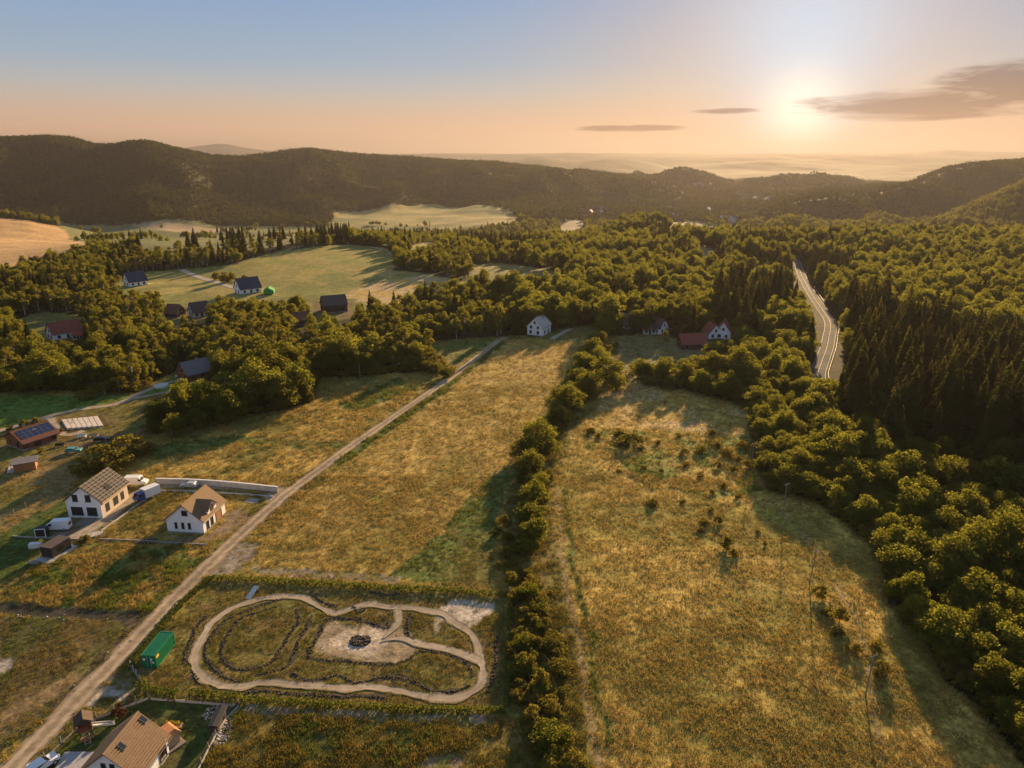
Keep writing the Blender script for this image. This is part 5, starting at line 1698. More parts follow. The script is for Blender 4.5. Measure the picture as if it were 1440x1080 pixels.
def fence(name, px, h, spacing, label, plinth=0.0, postm=M_GREYWOOD, rails=2):
    w = resample(W(px), spacing)
    o0 = Vector((w[0].x, w[0].y, T(w[0].x, w[0].y)))
    e = thing(name, o0, 0, label, 'fence')
    pm = MB().box((0, 0, h / 2 - .2), (.14, .14, h + .4)).mesh('post', postm)
    G = [Vector((p.x, p.y, T(p.x, p.y))) - o0 for p in w]
    for g in G:
        o = link('post', pm, e); o.location = g
    for k in range(rails):
        m = MB(); z = Vector((0, 0, h * (k + 1) / (rails + .15)))
        for a, b in zip(G[:-1], G[1:]):
            m.bar(a + z, b + z, .022, 4)
        m.build('wire', M_WIRE, e)
    for s in (-1, 1):
        MB().bar((s * (X + .05), -Y, ez + up - .22), (s * (X + .05), Y, ez + up - .22), .07, 6).build('gutter', M_GREYROOF, ro)
    if plinth:
        for a, b in zip(G[:-1], G[1:]):
            d = (b - a); l = d.length
            m = MB().box((0, 0, 0), (l - .16, .10, plinth)).mesh('plinth_board', M_CONC)
            o = link('plinth_board', m, e); o.location = (a + b) / 2 + Vector((0, 0, plinth / 2)); o.rotation_euler = (0, 0, math.atan2(d.y, d.x))
    return e


fence('wire_fence', [(-20, 745), (30, 717), (60, 700), (92, 682), (118, 668)], 1.4, 3.0, 'thin post and wire fence along the mown pasture')
fence('garden_fence', [(40, 1092), (73, 1060), (113, 1023), (136, 1012), (170, 998), (209, 983)], 1.5, 2.5, 'garden fence with concrete plinth beside the dirt track', .45, M_GREYWOOD, 3)
fence('garden_fence', [(212, 984), (262, 988), (336, 994)], 1.3, 2.5, 'garden fence with concrete plinth below the clipped hedges', .45, M_GREYWOOD, 3)
fence('garden_fence', [(336, 994), (318, 1012), (300, 1042), (280, 1082), (262, 1120)], 1.4, 2.5, 'garden fence with concrete plinth beside the stone heaps', .45, M_GREYWOOD, 3)
fence('pale_gate', [(184, 938), (200, 962)], 1.3, 1.3, 'pale metal gate beside the green container', .3, M_ALU, 4)
fence('paddock_fence', [(920, 605), (990, 610), (1050, 617)], 1.2, 4.0, 'dark post and wire fence across the top of the meadow')


# ------------------------------------------------------------------ hedges
def hedge(px, h, w, label, mat=M_SHRUB, dens=110, size=.34, name='clipped_hedge', round_=False):
    c = resample(W(px), .8)
    o0 = Vector((c[0].x, c[0].y, T(c[0].x, c[0].y)))
    r = np.random.default_rng(int(abs(c[0].x * 100)))
    C = []; N = []
    L = 0
    for a, b in zip(c[:-1], c[1:]):
        d = b - a; d.z = 0
        l = d.length
        if l < 1e-4:
            continue
        d /= l; s = Vector((d.y, -d.x, 0))
        n = int(l * dens * (h * 2 + w) / 3)
        for _ in range(n):
            t = r.random() * l; face = r.random() * (2 * h + w)
            base = a + d * t
            hh = h * (1 + .18 * float(fbm(np.array([base.x / 1.5]), np.array([base.y / 1.5]), 23, 2)[0]))
            if face < w:
                off = (face - w / 2); q = base + s * off; z = hh; nn = (r.normal() * .5, r.normal() * .5, 1)
            else:
                sg = 1 if face < w + h else -1
                z = r.random() * hh; q = base + s * (sg * w / 2 * (1 - (.3 * (z / h) ** 2 if round_ else 0))); nn = (s.x * sg + r.normal() * .4, s.y * sg + r.normal() * .4, .3 + r.normal() * .4)
            jit = r.normal(size=3) * .07
            C.append((q.x - o0.x + jit[0], q.y - o0.y + jit[1], T0 + z + jit[2] if False else z + jit[2])); N.append(nn)
    C = np.array(C)
    C[:, 2] += terrain(C[:, 0] + o0.x, C[:, 1] + o0.y) - o0.z
    V, F = quads_at(C, np.array(N), size, r)
    e = thing(name, o0, 0, label, 'hedge')
    link('foliage', mesh_np('foliage', V, F, [mat]), e)
    m = MB()
    for p in c[::3]:
        m.bar((p.x - o0.x, p.y - o0.y, T(p.x, p.y) - o0.z - .1), (p.x - o0.x, p.y - o0.y, T(p.x, p.y) - o0.z + h * .7), .05, 4)
    m.build('stems', M_BARK, e, kind='stuff')
    BARE_LINES.append(([tuple(p) for p in c], w * .75))


M_THUJA = leaf_material('thuja', (0.055, 0.09, 0.018), (0.13, 0.155, 0.03), (0.28, 0.29, 0.04), 0.4)
hedge([(205, 978), (228, 981), (251, 984)], 1.7, 1.1, 'short clipped thuja hedge beside the garden gate', M_THUJA)
hedge([(268, 983), (300, 986), (338, 990)], 1.7, 1.1, 'long clipped thuja hedge along the pump track plot corner', M_THUJA)
hedge([(204, 974), (199, 964)], 1.7, 1.0, 'tiny clipped thuja hedge at the pale gate', M_THUJA)
hedge([(183, 941), (200, 914), (225, 885), (260, 846), (297, 814)], .9, .8, 'low hedge between dirt track and green container', M_THUJA, 80, name='low_hedge', round_=True)
hedge([(297, 814), (380, 818), (460, 823), (540, 828), (640, 833), (716, 839)], .85, .9, 'low hedge along the upper side of the pump track plot', M_THUJA, 80, name='low_hedge', round_=True)
hedge([(717, 840), (716, 890), (714, 940), (712, 997)], .9, .9, 'low hedge on the scrub side of the pump track plot', M_THUJA, 80, name='low_hedge', round_=True)
hedge([(340, 986), (420, 990), (520, 996), (620, 1000), (711, 1001)], .8, .8, 'low hedge along the lower side of the pump track plot', M_THUJA, 80, name='low_hedge', round_=True)

# ------------------------------------------------------------------ stones along the pump track
def stone_mesh(seed):
    r = np.random.default_rng(seed)
    bm = bmesh.new(); bmesh.ops.create_icosphere(bm, subdivisions=1, radius=.5)
    for v in bm.verts:
        v.co *= r.uniform(.7, 1.15); v.co.z *= .75
    V = np.array([v.co[:] for v in bm.verts]); F = np.array([[v.index for v in f.verts] for f in bm.faces]); bm.free()
    return V, F


SM = [stone_mesh(i) for i in range(6)]
ROWS = [[(290, 867), (278, 880), (268, 900), (261, 920), (262, 934)], [(388, 844), (344, 860), (318, 873), (299, 891), (289, 910), (289, 926), (302, 942), (318, 954), (338, 958)],
        [(388, 854), (340, 869), (325, 886), (313, 906), (310, 926), (328, 939), (345, 942), (370, 937), (385, 926), (398, 908), (410, 888), (420, 872), (416, 858)], [(438, 866), (430, 885), (418, 906), (410, 928), (402, 938), (378, 946), (360, 951)],
        [(508, 871), (486, 870), (460, 871), (450, 890), (440, 908), (432, 924), (450, 928), (475, 929), (500, 931), (540, 934), (565, 931), (580, 923), (592, 916), (620, 918), (645, 926), (660, 938), (664, 951)],
        [(577, 863), (573, 880), (576, 895), (586, 904)], [(410, 948), (440, 958), (465, 952), (480, 950), (500, 961), (530, 954), (560, 953), (590, 963), (610, 971), (635, 973), (660, 964)], [(698, 896), (697, 925), (693, 955), (684, 974)],
        [(440, 838), (458, 848), (474, 853)], [(270, 946), (280, 962)], [(250, 845), (240, 858), (220, 880)], [(345, 975), (370, 972), (420, 977), (470, 979), (540, 980)], [(497, 853), (505, 862), (512, 858)], [(535, 866), (548, 884), (520, 876), (505, 874)], [(520, 833), (545, 837), (560, 836)]]
parts = []; r = np.random.default_rng(3)


def add_stone(x, y, s):
    V, F = SM[r.integers(6)]
    a = r.uniform(0, 6.28); ca, sa = math.cos(a), math.sin(a)
    Q = V * s * r.uniform(.7, 1.3, 3)
    Q = np.column_stack([Q[:, 0] * ca - Q[:, 1] * sa + x, Q[:, 0] * sa + Q[:, 1] * ca + y, Q[:, 2] + T(x, y) + s * .18])
    return Q, F


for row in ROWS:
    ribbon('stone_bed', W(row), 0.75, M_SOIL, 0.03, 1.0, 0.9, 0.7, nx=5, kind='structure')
    for p in resample(W(row), .38):
        for _ in range(2):
            if r.random() < .85:
                parts.append(add_stone(p.x + r.normal() * .16, p.y + r.normal() * .16, r.uniform(.2, .5)))
cst = P(507, 901)
for _ in range(150):
    a = r.uniform(0, 6.28); q = math.sqrt(r.random())
    parts.append(add_stone(cst.x + 2.0 * q * math.cos(a), cst.y + 1.6 * q * math.sin(a), r.uniform(.3, .7)))
V, F = merge(parts)
link('border_stones', mesh_np('border_stones', V, F, [M_STONE]), kind='stuff', label='rows of dark stones lining the pump track and its centre circle', category='stones')
parts = []
for (px, py, rad, n) in ((300, 1003, 1.6, 70), (314, 1030, 1.6, 60), (309, 1042, 1.0, 30), (322, 1018, 1.0, 30)):
    cst = P(px, py)
    for _ in range(n):
        a = r.uniform(0, 6.28); q = math.sqrt(r.random()) * rad
        parts.append(add_stone(cst.x + q * math.cos(a), cst.y + q * math.sin(a), r.uniform(.2, .5)))
for row in ([(20, 866), (190, 872)], [(180, 896), (60, 1012)], [(655, 846), (692, 852)]):
    for p in resample(W(row), 1.1):
        if r.random() < .55:
            parts.append(add_stone(p.x + r.normal() * .6, p.y + r.normal() * .6, r.uniform(.2, .5)))
V, F = merge(parts)
link('rubble_stones', mesh_np('rubble_stones', V, F, [M_PALESTONE]), kind='stuff', label='pale loose stones heaped by the garden fence and scattered on soil', category='stones')
# ------------------------------------------------------------------ green container
def top_rect(a, b, c, h):
    """three top corners in the photo (front left, front right, back right) of a box of height h -> centre, heading, width, length"""
    g = P(*a); z = T(g.x, g.y)
    A, B, C = (PZ(*q, z + h) for q in (a, b, c))
    d = C - B; rz = math.atan2(-d.x, d.y)
    Lq = d.length; Wq = (B - A).length
    ctr = (A + C) / 2
    return Vector((ctr.x, ctr.y, T(ctr.x, ctr.y))), rz, Wq, Lq


c, rz, w, l = top_rect((201, 918), (219, 919), (241, 891), 2.6)
print('container', w, l)
w, l = 2.5, 6.4
e = thing('shipping_container', c, rz, 'bright green shipping container with white markings beside the dirt track', 'container')
n = 22; m = MB()
m.box((0, 0, 1.32), (w - .12, l - .12, 2.5))
for i in range(n):
    for s in (-1, 1):
        m.box((s * (w / 2 - .05), -l / 2 + (i + .5) * l / n, 1.32), (.08, l / n * .5, 2.36))
    m.box((0, -l / 2 + (i + .5) * l / n, 2.575), (w - .2, l / n * .5, .04))
m.build('body', M_GREENC, e)
fr = MB()
for sx in (-1, 1):
    for sy in (-1, 1):
        fr.box((sx * (w / 2 - .06), sy * (l / 2 - .06), 1.32), (.17, .17, 2.62))
    for z in (.1, 2.56):
        fr.box((sx * (w / 2 - .05), 0, z), (.15, l - .3, .15))
for sy in (-1, 1):
    for z in (.1, 2.56):
        fr.box((0, sy * (l / 2 - .05), z), (w - .3, .15, .15))
fr.build('frame', M_GREENC, e)
for sx in (-1, 1):
    dr = MB().box((sx * .57, -l / 2 + .02, 1.32), (1.08, .08, 2.3)).build('door', M_GREENC, e)
    MB().bar((sx * .3, -l / 2 - .06, .3), (sx * .3, -l / 2 - .06, 2.4), .03).build('lock_rod', M_ALU, dr)
for x, z, ww, hh in ((-.82, 1.75, .38, .42), (.45, 1.75, .36, .42), (.72, 1.15, .36, .34), (.32, 1.15, .2, .3)):
    MB().box((x, -l / 2 - .035, z), (ww, .02, hh)).build('marking', M_MARKW, e)
MB().box((w / 2 + .002, -l / 2 + .7, 2.0), (.02, .8, .55)).build('marking', M_MARKY, e)
BARE_POLY.append(np.array([tuple((c + Matrix.Rotation(rz, 3, 'Z') @ Vector(v)))[:2] for v in ((-1.6, -4.5, 0), (1.6, -4.5, 0), (1.6, 3.6, 0), (-1.6, 3.6, 0))]))

# black cabin on a concrete slab
c, rz, w, l = top_rect((58, 768), (76, 769), (96, 757), 2.7)
print('cabin', w, l)
w, l = min(max(w, 2.4), 3.4), min(max(l, 5), 7)
e = thing('site_cabin', c, rz, 'black metal site cabin standing on a concrete slab', 'cabin')
MB().box((0, 0, 1.45), (w, l, 2.4)).build('body', M_BLACK, e)
MB().box((0, 0, 2.72), (w + .2, l + .2, .14)).build('roof', M_DARKROOF, e)
MB().box((0, -l / 2 - .02, 1.3), (1.0, .05, 2.0)).build('door', M_CARD, e)
MB().box((w / 2 + .02, 0, 1.5), (.05, 1.4, 1.0)).build('window', M_GLASS, e)
MB().box((.3, -.5, .05), (w + 1.6, l + 2.6, .35)).build('slab', M_CONC, e)
MB().box((-1.2, -l / 2 - 2.3, .1), (2.4, 1.2, .3)).build('pallet', M_GREYWOOD, e)


# ------------------------------------------------------------------ vehicles
def vehicle(name, px, py, head, kind_, paint, label, category, group=None, cab=None):
    p = ground_pt(px, py)
    e = thing(name, (p.x, p.y, p.z + .08), R(head) - math.pi / 2, label, category, group)
    # local: nose towards +y ; profile points (y, z)
    if kind_ == 'van':
        L_, Wd, prof = 5.7, 2.0, [(-2.85, .45), (2.75, .45), (2.85, 1.0), (2.55, 1.25), (1.75, 1.45), (1.25, 2.35), (.9, 2.55), (-2.75, 2.58), (-2.85, 2.4)]
    elif kind_ == 'truck':
        L_, Wd, prof = 6.4, 2.2, [(1.0, .5), (3.1, .5), (3.2, 1.2), (2.9, 1.5), (2.5, 2.3), (1.0, 2.4)]
    else:
        L_, Wd, prof = 4.4, 1.76, [(-2.2, .4), (2.15, .4), (2.2, .75), (1.95, .92), (1.0, 1.02), (.35, 1.45), (-1.55, 1.5), (-2.1, 1.05)]
    m = MB()
    n = len(prof)
    zmax = max(q[1] for q in prof)
    vs = []
    for s, inset in ((-1, 1), (1, 1)):
        for y, z in prof:
            k = 1 - .12 * max(0, (z - 1.0) / zmax)
            vs.append((s * Wd / 2 * k, y, z))
    m.add(vs, [tuple(range(n)), tuple(range(2 * n - 1, n - 1, -1))] + [(i, i + n, (i + 1) % n + n, (i + 1) % n) for i in range(n)])
    body = m.build('body', paint if cab is None else cab, e)
    if kind_ == 'truck':
        MB().box((0, -1.15, 1.75), (2.3, 4.1, 2.3)).build('cargo_box', paint, e)
        MB().box((0, -.1, .55), (1.2, 6.0, .25)).build('chassis', M_CARD, e)
    # glass
    g = MB()
    if kind_ == 'van':
        g.slab((-.82, 1.73, 1.52), (.82, 1.73, 1.52), (.75, 1.32, 2.28), (-.75, 1.32, 2.28), -.03)
    elif kind_ == 'truck':
        g.slab((-.9, 2.92, 1.55), (.9, 2.92, 1.55), (.85, 2.56, 2.22), (-.85, 2.56, 2.22), -.03)
    else:
        g.slab((-.72, .98, 1.06), (.72, .98, 1.06), (.66, .42, 1.42), (-.66, .42, 1.42), -.03)
    g.build('windscreen', M_GLASS, e)
    for s in (-1, 1):
        g = MB()
        if kind_ == 'van':
            g.box((s * .955, 1.2, 1.72), (.05, .85, .55))
        elif kind_ == 'truck':
            g.box((s * 1.02, 2.1, 1.85), (.12, .7, .55))
        else:
            g.box((s * .83, -.45, 1.22), (.06, 2.0, .32))
        g.build('side_window', M_GLASS, e)
        MB().box((s * Wd * .36, L_ / 2 - .02 if kind_ != 'truck' else 3.17, .85), (.36, .08, .2)).build('headlight', M_MARKW, e)
        ys = (-L_ * .31, L_ * .31)
        for y in ys:
            wh = MB().bar((s * (Wd / 2 - .2), y, .33), (s * (Wd / 2 + .02), y, .33), .36, 12).build('wheel', M_TYRE, e)
            MB().bar((s * (Wd / 2 + .02), y, .33), (s * (Wd / 2 + .04), y, .33), .2, 10).build('rim', M_ALU, wh)
    if kind_ == 'van':
        MB().box((0, -2.86, 1.6), (1.3, .04, .6)).build('rear_window', M_GLASS, e)
    BARE_LINES.append(([(p.x - 1, p.y), (p.x + 1, p.y)], 2.0))
    return e


vehicle('van', 193, 682, 4, 'van', M_VANW, 'white panel van parked behind the unfinished house', 'van')
vehicle('truck', 207, 701, 238, 'truck', M_VANW, 'white box truck with blue cab on the earth driveway', 'truck', cab=M_VANB)
vehicle('van', 82, 745, 186, 'van', M_VANW, 'white panel van parked beside the black cabin', 'van')
vehicle('car', 267, 685, 176, 'car', M_CARS, 'silver car parked on the driveway behind the brown roof', 'car')
vehicle('car', 143, 620, 20, 'car', M_CARD, 'dark car parked beside the thicket by the solar panel house', 'car')
vehicle('car', 104, 636, 10, 'car', M_CART, 'teal car parked below the solar panel house', 'car')
vehicle('car', 60, 1081, 60, 'car', M_VANW, 'white car parked at the edge of the paved yard', 'car')

# white-framed dark panel trailer beside the van
p = ground_pt(58, 757)
e = thing('box_trailer', p, R(6), 'small trailer with dark square end and white frame beside the van', 'trailer')
MB().box((0, .9, 1.35), (2.2, 1.8, 1.9)).build('body', M_BLACK, e)
f = MB()
for sx in (-1, 1):
    f.box((sx * 1.12, -.02, 1.35), (.16, .12, 2.1))
for z in (.36, 2.34):
    f.box((0, -.025, z), (2.4, .12, .16))
f.build('frame', M_WFRAME, e)
for s in (-1, 1):
    MB().bar((s * 1.0, .9, .33), (s * 1.25, .9, .33), .34, 10).build('wheel', M_TYRE, e)
MB().bar((0, 1.8, .5), (0, 3.0, .45), .06).build('drawbar', M_ALU, e)
p = ground_pt(51, 770)
e = thing('water_tank', p, R(8), 'white tank with yellow bin beside the black cabin', 'tank')
MB().box((0, 0, .6), (2.6, 1.2, 1.1)).build('tank_body', M_WFRAME, e)
MB().box((1.0, .5, 1.3), (.9, .7, .7), taper=.8).build('yellow_bin', M_MARKY, e)

# timber and pallets on the building site
for k, (px, py, hd) in enumerate(((123, 733, 10), (118, 736, 30), (134, 752, 35), (84, 753, 5))):
    p = ground_pt(px, py)
    e = thing('timber_stack', p, R(hd), ['pile of boards in front of the open garage bays', 'low stack of pale planks beside the garage bays', 'pale plank stack beside the diagonal kerb', 'grey board pile between van and black cabin'][k], 'timber stack')
    for j in range(6):
        MB().box((0, -.9 + j * .36, .12 + .02 * (j % 2)), (3.2, .3, .22)).build('plank', M_GREYWOOD if k != 2 else M_FLEECE, e)
p = ground_pt(205, 762)
e = thing('pallet_pile', p, R(5), 'dark board pile at the boundary kerb below the white house', 'boards')
for j in range(5):
    MB().box((0, -.8 + .4 * j, .15), (4.6, .34, .25)).build('plank', M_DARKWOOD, e)
p = ground_pt(355, 836)
e = thing('metal_ramp', p, R(-14), 'tilted grey metal sheet leaning beside the pump track', 'sheet')
MB().box((0, 0, .5), (1.1, 3.4, .08), tilt=Matrix.Rotation(.25, 3, 'X')).build('sheet', M_ALU, e)
for y, h in ((-1.3, .2), (1.3, .85)):
    MB().box((0, y, h / 2), (1.0, .1, h)).build('trestle', M_GREYWOOD, e)

# pale fleece rows in the vegetable plot
pa, pb = P(96, 603), P(139, 600)
pc = P(92, 592)
rd = (P(104, 588) - P(112, 603)); rd.z = 0
for i in range(7):
    t = i / 6
    b0 = P(98 + 44 * t, 604 - 3.5 * t); b1 = P(90 + 44 * t, 591 - 4 * t)
    d = b1 - b0; mid = (b0 + b1) / 2
    e = thing('planting_row', (mid.x, mid.y, T(mid.x, mid.y)), math.atan2(-d.x, d.y), 'pale covered planting row in the plot behind the solar panel house', 'planting row', 'covered planting rows in the vegetable plot')
    MB().prism([(-.85, -.05), (.85, -.05), (.6, .45), (-.6, .45)], -d.length / 2, d.length / 2).build('cover', M_FLEECE, e)
    MB().box((1.6, 0, .05), (1.2, d.length, .12)).build('soil_bed', M_SOIL, e)
# garden seats and pool
for k, (px, py, mm, lab, nm, cat) in enumerate(((84, 628, M_DARKWOOD, 'dark garden sofa on the terrace of the solar panel house', 'garden_sofa', 'sofa'), (115, 615, M_WFRAME, 'white garden bench between terrace and parked dark car', 'garden_bench', 'bench'), (132, 614, M_WOOD, 'wooden garden bench beside the dark parked car', 'garden_bench', 'bench'))):
    p = ground_pt(px, py)
    e = thing(nm, p, R(15), lab, cat)
    MB().box((0, 0, .42), (2.6, .9, .16)).build('seat', mm, e)
    MB().box((0, .42, .75), (2.6, .12, .6)).build('backrest', mm, e)
    for s in (-1, 1):
        MB().box((s * 1.15, 0, .2), (.14, .8, .42)).build('leg', mm, e)
p = ground_pt(227, 544)
e = thing('round_pool', p, 0, 'pale round garden pool beside the lane to the wooden house', 'pool')
MB().bar((0, 0, -.1), (0, 0, .9), 2.6, 20).build('pool_wall', M_WFRAME, e)
MB().bar((0, 0, .9), (0, 0, .93), 2.35, 20).build('cover', M_FLEECE, e)
for px, py in ((250, 531), (261, 533), (272, 535)):
    p = ground_pt(px, py)
    e = thing('garden_table', p, .3, 'pale garden table in front of the wooden house', 'table', 'tables in front of the wooden house')
    MB().box((0, 0, .75), (1.8, 1.2, .1)).build('table_top', M_WFRAME, e)
    for sx in (-.7, .7):
        MB().box((sx, 0, .35), (.1, .9, .72)).build('leg', M_WFRAME, e)

# green tent next to the blue-roofed house
p = ground_pt(379, 413)
e = thing('green_tent', p, R(12), 'bright green tent canopy beside the blue roofed white house', 'tent')
MB().prism([(-3.2, 2.4), (3.2, 2.4), (0, 4.2)], -4, 4).build('canopy', M_GREENT, e)
MB().box((0, 0, 1.4), (6.0, 7.6, 1.9)).build('side_panel', M_GREENT, e)
for sx in (-3, 3):
    for sy in (-3.8, 3.8):
        MB().box((sx, sy, 1.1), (.14, .14, 2.6)).build('pole', M_ALU, e)

# ------------------------------------------------------------------ play tower, hut, wood stack in the garden
p = ground_pt(122, 1034)
e = thing('play_tower', p, R(35), 'dark wooden play tower with slide in the fenced garden', 'play tower')
for sx in (-.8, .8):
    for sy in (-.8, .8):
        MB().box((sx, sy, 1.6), (.14, .14, 3.4)).build('post', M_DARKWOOD, e)
MB().box((0, 0, 1.4), (1.9, 1.9, .12)).build('platform', M_ORANGEWOOD, e)
for s in (-1, 1):
    MB().box((s * .9, 0, 1.85), (.06, 1.7, .7)).build('side_board', M_LOG, e)
MB().box((0, .9, 1.85), (1.7, .06, .7)).build('side_board', M_LOG, e)
rf = MB()
rf.prism([(-1.3, 3.0), (1.3, 3.0), (0, 4.0)], -1.2, 1.2)
rf.build('roof', M_DARKWOOD, e)
sl_ = MB()
sl_.slab((.3, .9, 1.45), (-.3, .9, 1.45), (-.3, 0, 1.5), (.3, 0, 1.5), .05)
sl_ = MB().slab((1.0, -.35, 1.45), (3.9, -.35, .25), (3.9, .35, .25), (1.0, .35, 1.45), .08)
for s in (-.4, .4):
    sl_.slab((1.0, s - .04, 1.65), (3.9, s - .04, .45), (3.9, s + .04, .45), (1.0, s + .04, 1.65), .22)
sl_.build('slide', M_SLIDE, e)
ld = MB()
for s in (-.35, .35):
    ld.bar((s, -1.0, 1.4), (s, -2.2, 0), .06)
for k in range(5):
    t = (k + .5) / 5
    ld.bar((-.35, -1.0 - 1.2 * t, 1.4 * (1 - t)), (.35, -1.0 - 1.2 * t, 1.4 * (1 - t)), .04)
ld.build('ladder', M_WOOD, e)
MB().box((0, -1.1, .35), (1.8, .8, .3)).build('bench_board', M_ORANGEWOOD, e)

p = ground_pt(237, 1046)
e = thing('garden_hut', p, R(-35), 'small wooden garden hut with flat-topped brown roof on a deck', 'hut')
MB().box((0, 0, .08), (4.0, 3.4, .26)).build('deck', M_GREYWOOD, e)
MB().box((-.2, .1, 1.15), (2.8, 2.3, 1.9)).build('wall', M_WOOD, e)
hr = MB()
a = 1.75; b = 1.45; a2 = 1.05; b2 = .85
hr.add([(-a - .2, -b + .1, 1.95), (a - .2, -b + .1, 1.95), (a - .2, b + .1, 1.95), (-a - .2, b + .1, 1.95), (-a2 - .2, -b2 + .1, 2.6), (a2 - .2, -b2 + .1, 2.6), (a2 - .2, b2 + .1, 2.6), (-a2 - .2, b2 + .1, 2.6)], [(0, 3, 2, 1), (4, 5, 6, 7), (0, 1, 5, 4), (1, 2, 6, 5), (2, 3, 7, 6), (3, 0, 4, 7)])
hr.build('roof', M_ORANGEWOOD, e)
MB().box((-.2, -1.07, 1.0), (.9, .05, 1.7)).build('door', M_DARKWOOD, e)
p = ground_pt(244, 1021)
e = thing('flower_bed', p, R(-4), 'narrow raised bed with brown plants behind the garden hut', 'raised bed')
MB().box((0, 0, .2), (3.0, .8, .45)).build('frame', M_WOOD, e)
V, F = quads_at(np.column_stack([r.uniform(-1.4, 1.4, 160), r.uniform(-.35, .35, 160), r.uniform(.4, .9, 160)]), r.normal(size=(160, 3)), .3, r)
link('plants', mesh_np('plants', V, F, [M_SHRUB]), e)
a, b = P(301, 1032), P(314, 1005)
d = b - a; mid = (a + b) / 2
e = thing('wood_stack', (mid.x, mid.y, T(mid.x, mid.y)), math.atan2(-d.x, d.y), 'long dark covered firewood stack beside the stone heap', 'wood stack')
MB().box((0, 0, .7), (1.3, d.length, 1.4)).build('logs', M_DARKWOOD, e)
MB().prism([(-.85, 1.4), (.85, 1.4), (.75, 1.6), (0, 1.75), (-.75, 1.6)], -d.length / 2 - .2, d.length / 2 + .2).build('cover', M_BLACK, e)
for k, (px, py) in enumerate(((165, 1008), (172, 1000), (60, 1044), (90, 1040))):
    pass
p = ground_pt(168, 1012)
e = thing('ornamental_shrub', p, 0, 'dark reddish shrub between the play tower and tiled house', 'shrub')
V, F = crown_round(900, 700, .3, 1.3, 1.4, 1.5, 10)
link('foliage', mesh_np('foliage', V, F, [leaf_material('dark_red_leaves', (0.035, 0.02, 0.014), (0.09, 0.05, 0.03), (0.15, 0.07, 0.03), .3)]), e)
link('stems', mesh_np('stems', *trunk_round(901, 1.8, .06), [M_BARK]), e)

# ------------------------------------------------------------------ utility poles and wires
POLES = [((1056, 662), 8.6, 'wooden utility pole at the wood edge by the green meadow patch'), ((1101, 724), 8.6, 'wooden utility pole standing in the dry meadow below the wood edge'), ((1138, 821), 8.8, 'leaning wooden utility pole above the meadow bushes'), ((1217, 978), 9.0, 'wooden utility pole beside the dark round bushes'),
         ((507, 541), 8.5, 'lone wooden pole in the golden field left of the track')]
tops = []
for i, ((px, py), h, lab) in enumerate(POLES):
    p = ground_pt(px, py)
    if i == 2:
        t = PZ(1150.5, 777, p.z + h)
    elif i == 3:
        t = PZ(1229.5, 926, p.z + h)
    else:
        t = Vector((p.x, p.y, p.z + h))
    lean = t - p
    if Vector((lean.x, lean.y)).length > 1.2:
        k = 1.2 / Vector((lean.x, lean.y)).length
        lean = Vector((lean.x * k, lean.y * k, h))
    e = thing('utility_pole', p, 0, lab, 'utility pole')
    m = MB(); seg = 8
    vs = []
    for q, rr in ((Vector((0, 0, -.5)), .15), (lean, .095)):
        for k in range(seg):
            vs.append(q + Vector((math.cos(6.283 * k / seg) * rr, math.sin(6.283 * k / seg) * rr, 0)))
    m.add(vs, [(k, (k + 1) % seg, (k + 1) % seg + seg, k + seg) for k in range(seg)] + [tuple(range(seg, 2 * seg))])
    m.build('mast', M_GREYWOOD, e)
    if i < 4:
        ar = MB().box((lean.x, lean.y, h - .35), (1.5, .09, .1), R(25)).build('crossarm', M_GREYWOOD, e)
        for s in (-.7, 0, .7):
            MB().bar((lean.x + s * math.cos(R(25)), lean.y + s * math.sin(R(25)), h - .28), (lean.x + s * math.cos(R(25)), lean.y + s * math.sin(R(25)), h + .02), .055, 6).build('insulator', M_CONC, ar)
        tops.append(p + lean)
a0 = tops[0]
e = thing('power_line', a0, 0, 'thin electric wires strung between the meadow utility poles', 'wires')
for s in (-.7, 0, .7):
    m = MB()
    o = Vector((s * math.cos(R(25)), s * math.sin(R(25)), .02))
    ext = tops + [tops[-1] + (tops[-1] - tops[-2]) * 1.0]
    for a, b in zip(ext[:-1], ext[1:]):
        pts = []
        for k in range(11):
            t = k / 10
            q = a.lerp(b, t) + o - a0; q.z -= 4 * t * (1 - t) * (a - b).length * .02
            pts.append(q)
        for u_, v_ in zip(pts[:-1], pts[1:]):
            m.bar(u_, v_, .018, 3)
    m.build('wire', M_WIRE, e)
p = ground_pt(717, 836)
e = thing('marker_post', p, 0, 'short white marker post at the pump track plot corner', 'post')
MB().box((0, 0, .8), (.16, .16, 1.8)).build('post_body', M_MARKW, e)
MB().box((0, 0, 1.72), (.22, .22, .08)).build('cap', M_CONC2, e)
gx_ = []; gy_ = []
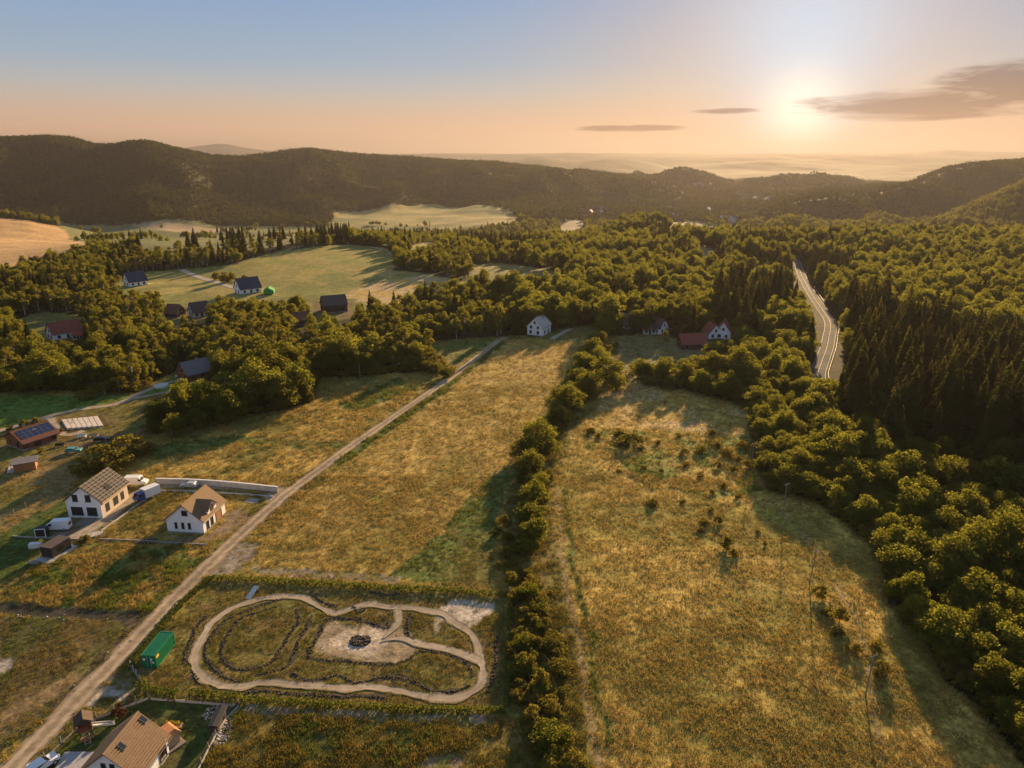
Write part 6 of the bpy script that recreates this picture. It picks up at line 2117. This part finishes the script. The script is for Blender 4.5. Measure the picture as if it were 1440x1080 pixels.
for y0, y1, spc in ((62, 120, 0.62), (120, 180, 0.8), (180, 260, 1.15), (260, 380, 1.7)):
    a, b = scatter_pts(y0, y1, spc, 1.0 if y0 < 100 else 0.86, int(y0)); gx_.append(a); gy_.append(b)
gx_ = np.concatenate(gx_); gy_ = np.concatenate(gy_)
zg = zone_at(gx_, gy_)
dens = np.zeros(len(gx_)); hgt = np.zeros(len(gx_)); gr = np.zeros(len(gx_)); br = np.zeros(len(gx_)); rowf = np.ones(len(gx_))
for i, z in enumerate(ZP):
    m = zg == i
    if not m.any():
        continue
    dens[m] = z[5]; hgt[m] = z[6]
    t = sstep(-0.35, 0.35, fbm(gx_[m] / z[4], gy_[m] / z[4], 71 + i, 4, 0.6))[:, None]
    c = z[2] * (1 - t) + z[3] * t
    rowf[m] = field_rows(z[0], gx_[m], gy_[m])
    gr[m] = c[:, 1] / c[:, 0]; br[m] = c[:, 0]
r = np.random.default_rng(5)
keepm = (r.random(len(gx_)) < dens / 1.5) & ~bare_mask(gx_, gy_)
patch = fbm(gx_ / 3.2, gy_ / 3.2, 131, 3)
keepm &= (patch + r.uniform(-.5, .5, len(gx_)) > -0.35)
gx_, gy_, hgt, gr, br, patch, rowf = gx_[keepm], gy_[keepm], hgt[keepm], gr[keepm], br[keepm], patch[keepm], rowf[keepm]
n = len(gx_)
fam_ = np.where(gr > 0.95, 2, np.where(br > 0.20, 0, 1))
fam_ = np.where(r.random(n) < 0.07, r.integers(0, 3, n), fam_)
far_s = 1 + 0.9 * sstep(120, 340, gy_)
s_h = hgt / 0.5 * r.uniform(.55, 1.35, n) * (1 + 0.7 * np.clip(patch, -0.5, 0.6)) * np.clip(rowf, .5, 1.5) ** 1.6
s_w = r.uniform(.8, 1.4, n) * far_s
lean = r.normal(0, .22, (n, 2))
instancer('meadow_grass', np.stack([gx_, gy_, terrain(gx_, gy_)], 1), np.stack([lean[:, 0], lean[:, 1], r.uniform(0, 6.28, n)], 1), np.stack([s_w, s_w, s_h * far_s ** .4], 1),
          fam_ * 2 + r.integers(0, 2, n), ['gdry0', 'gdry1', 'golive0', 'golive1', 'ggreen0', 'ggreen1'], 'dry and green grass growing over the fields and meadow', 'grass')
print('tufts', n)
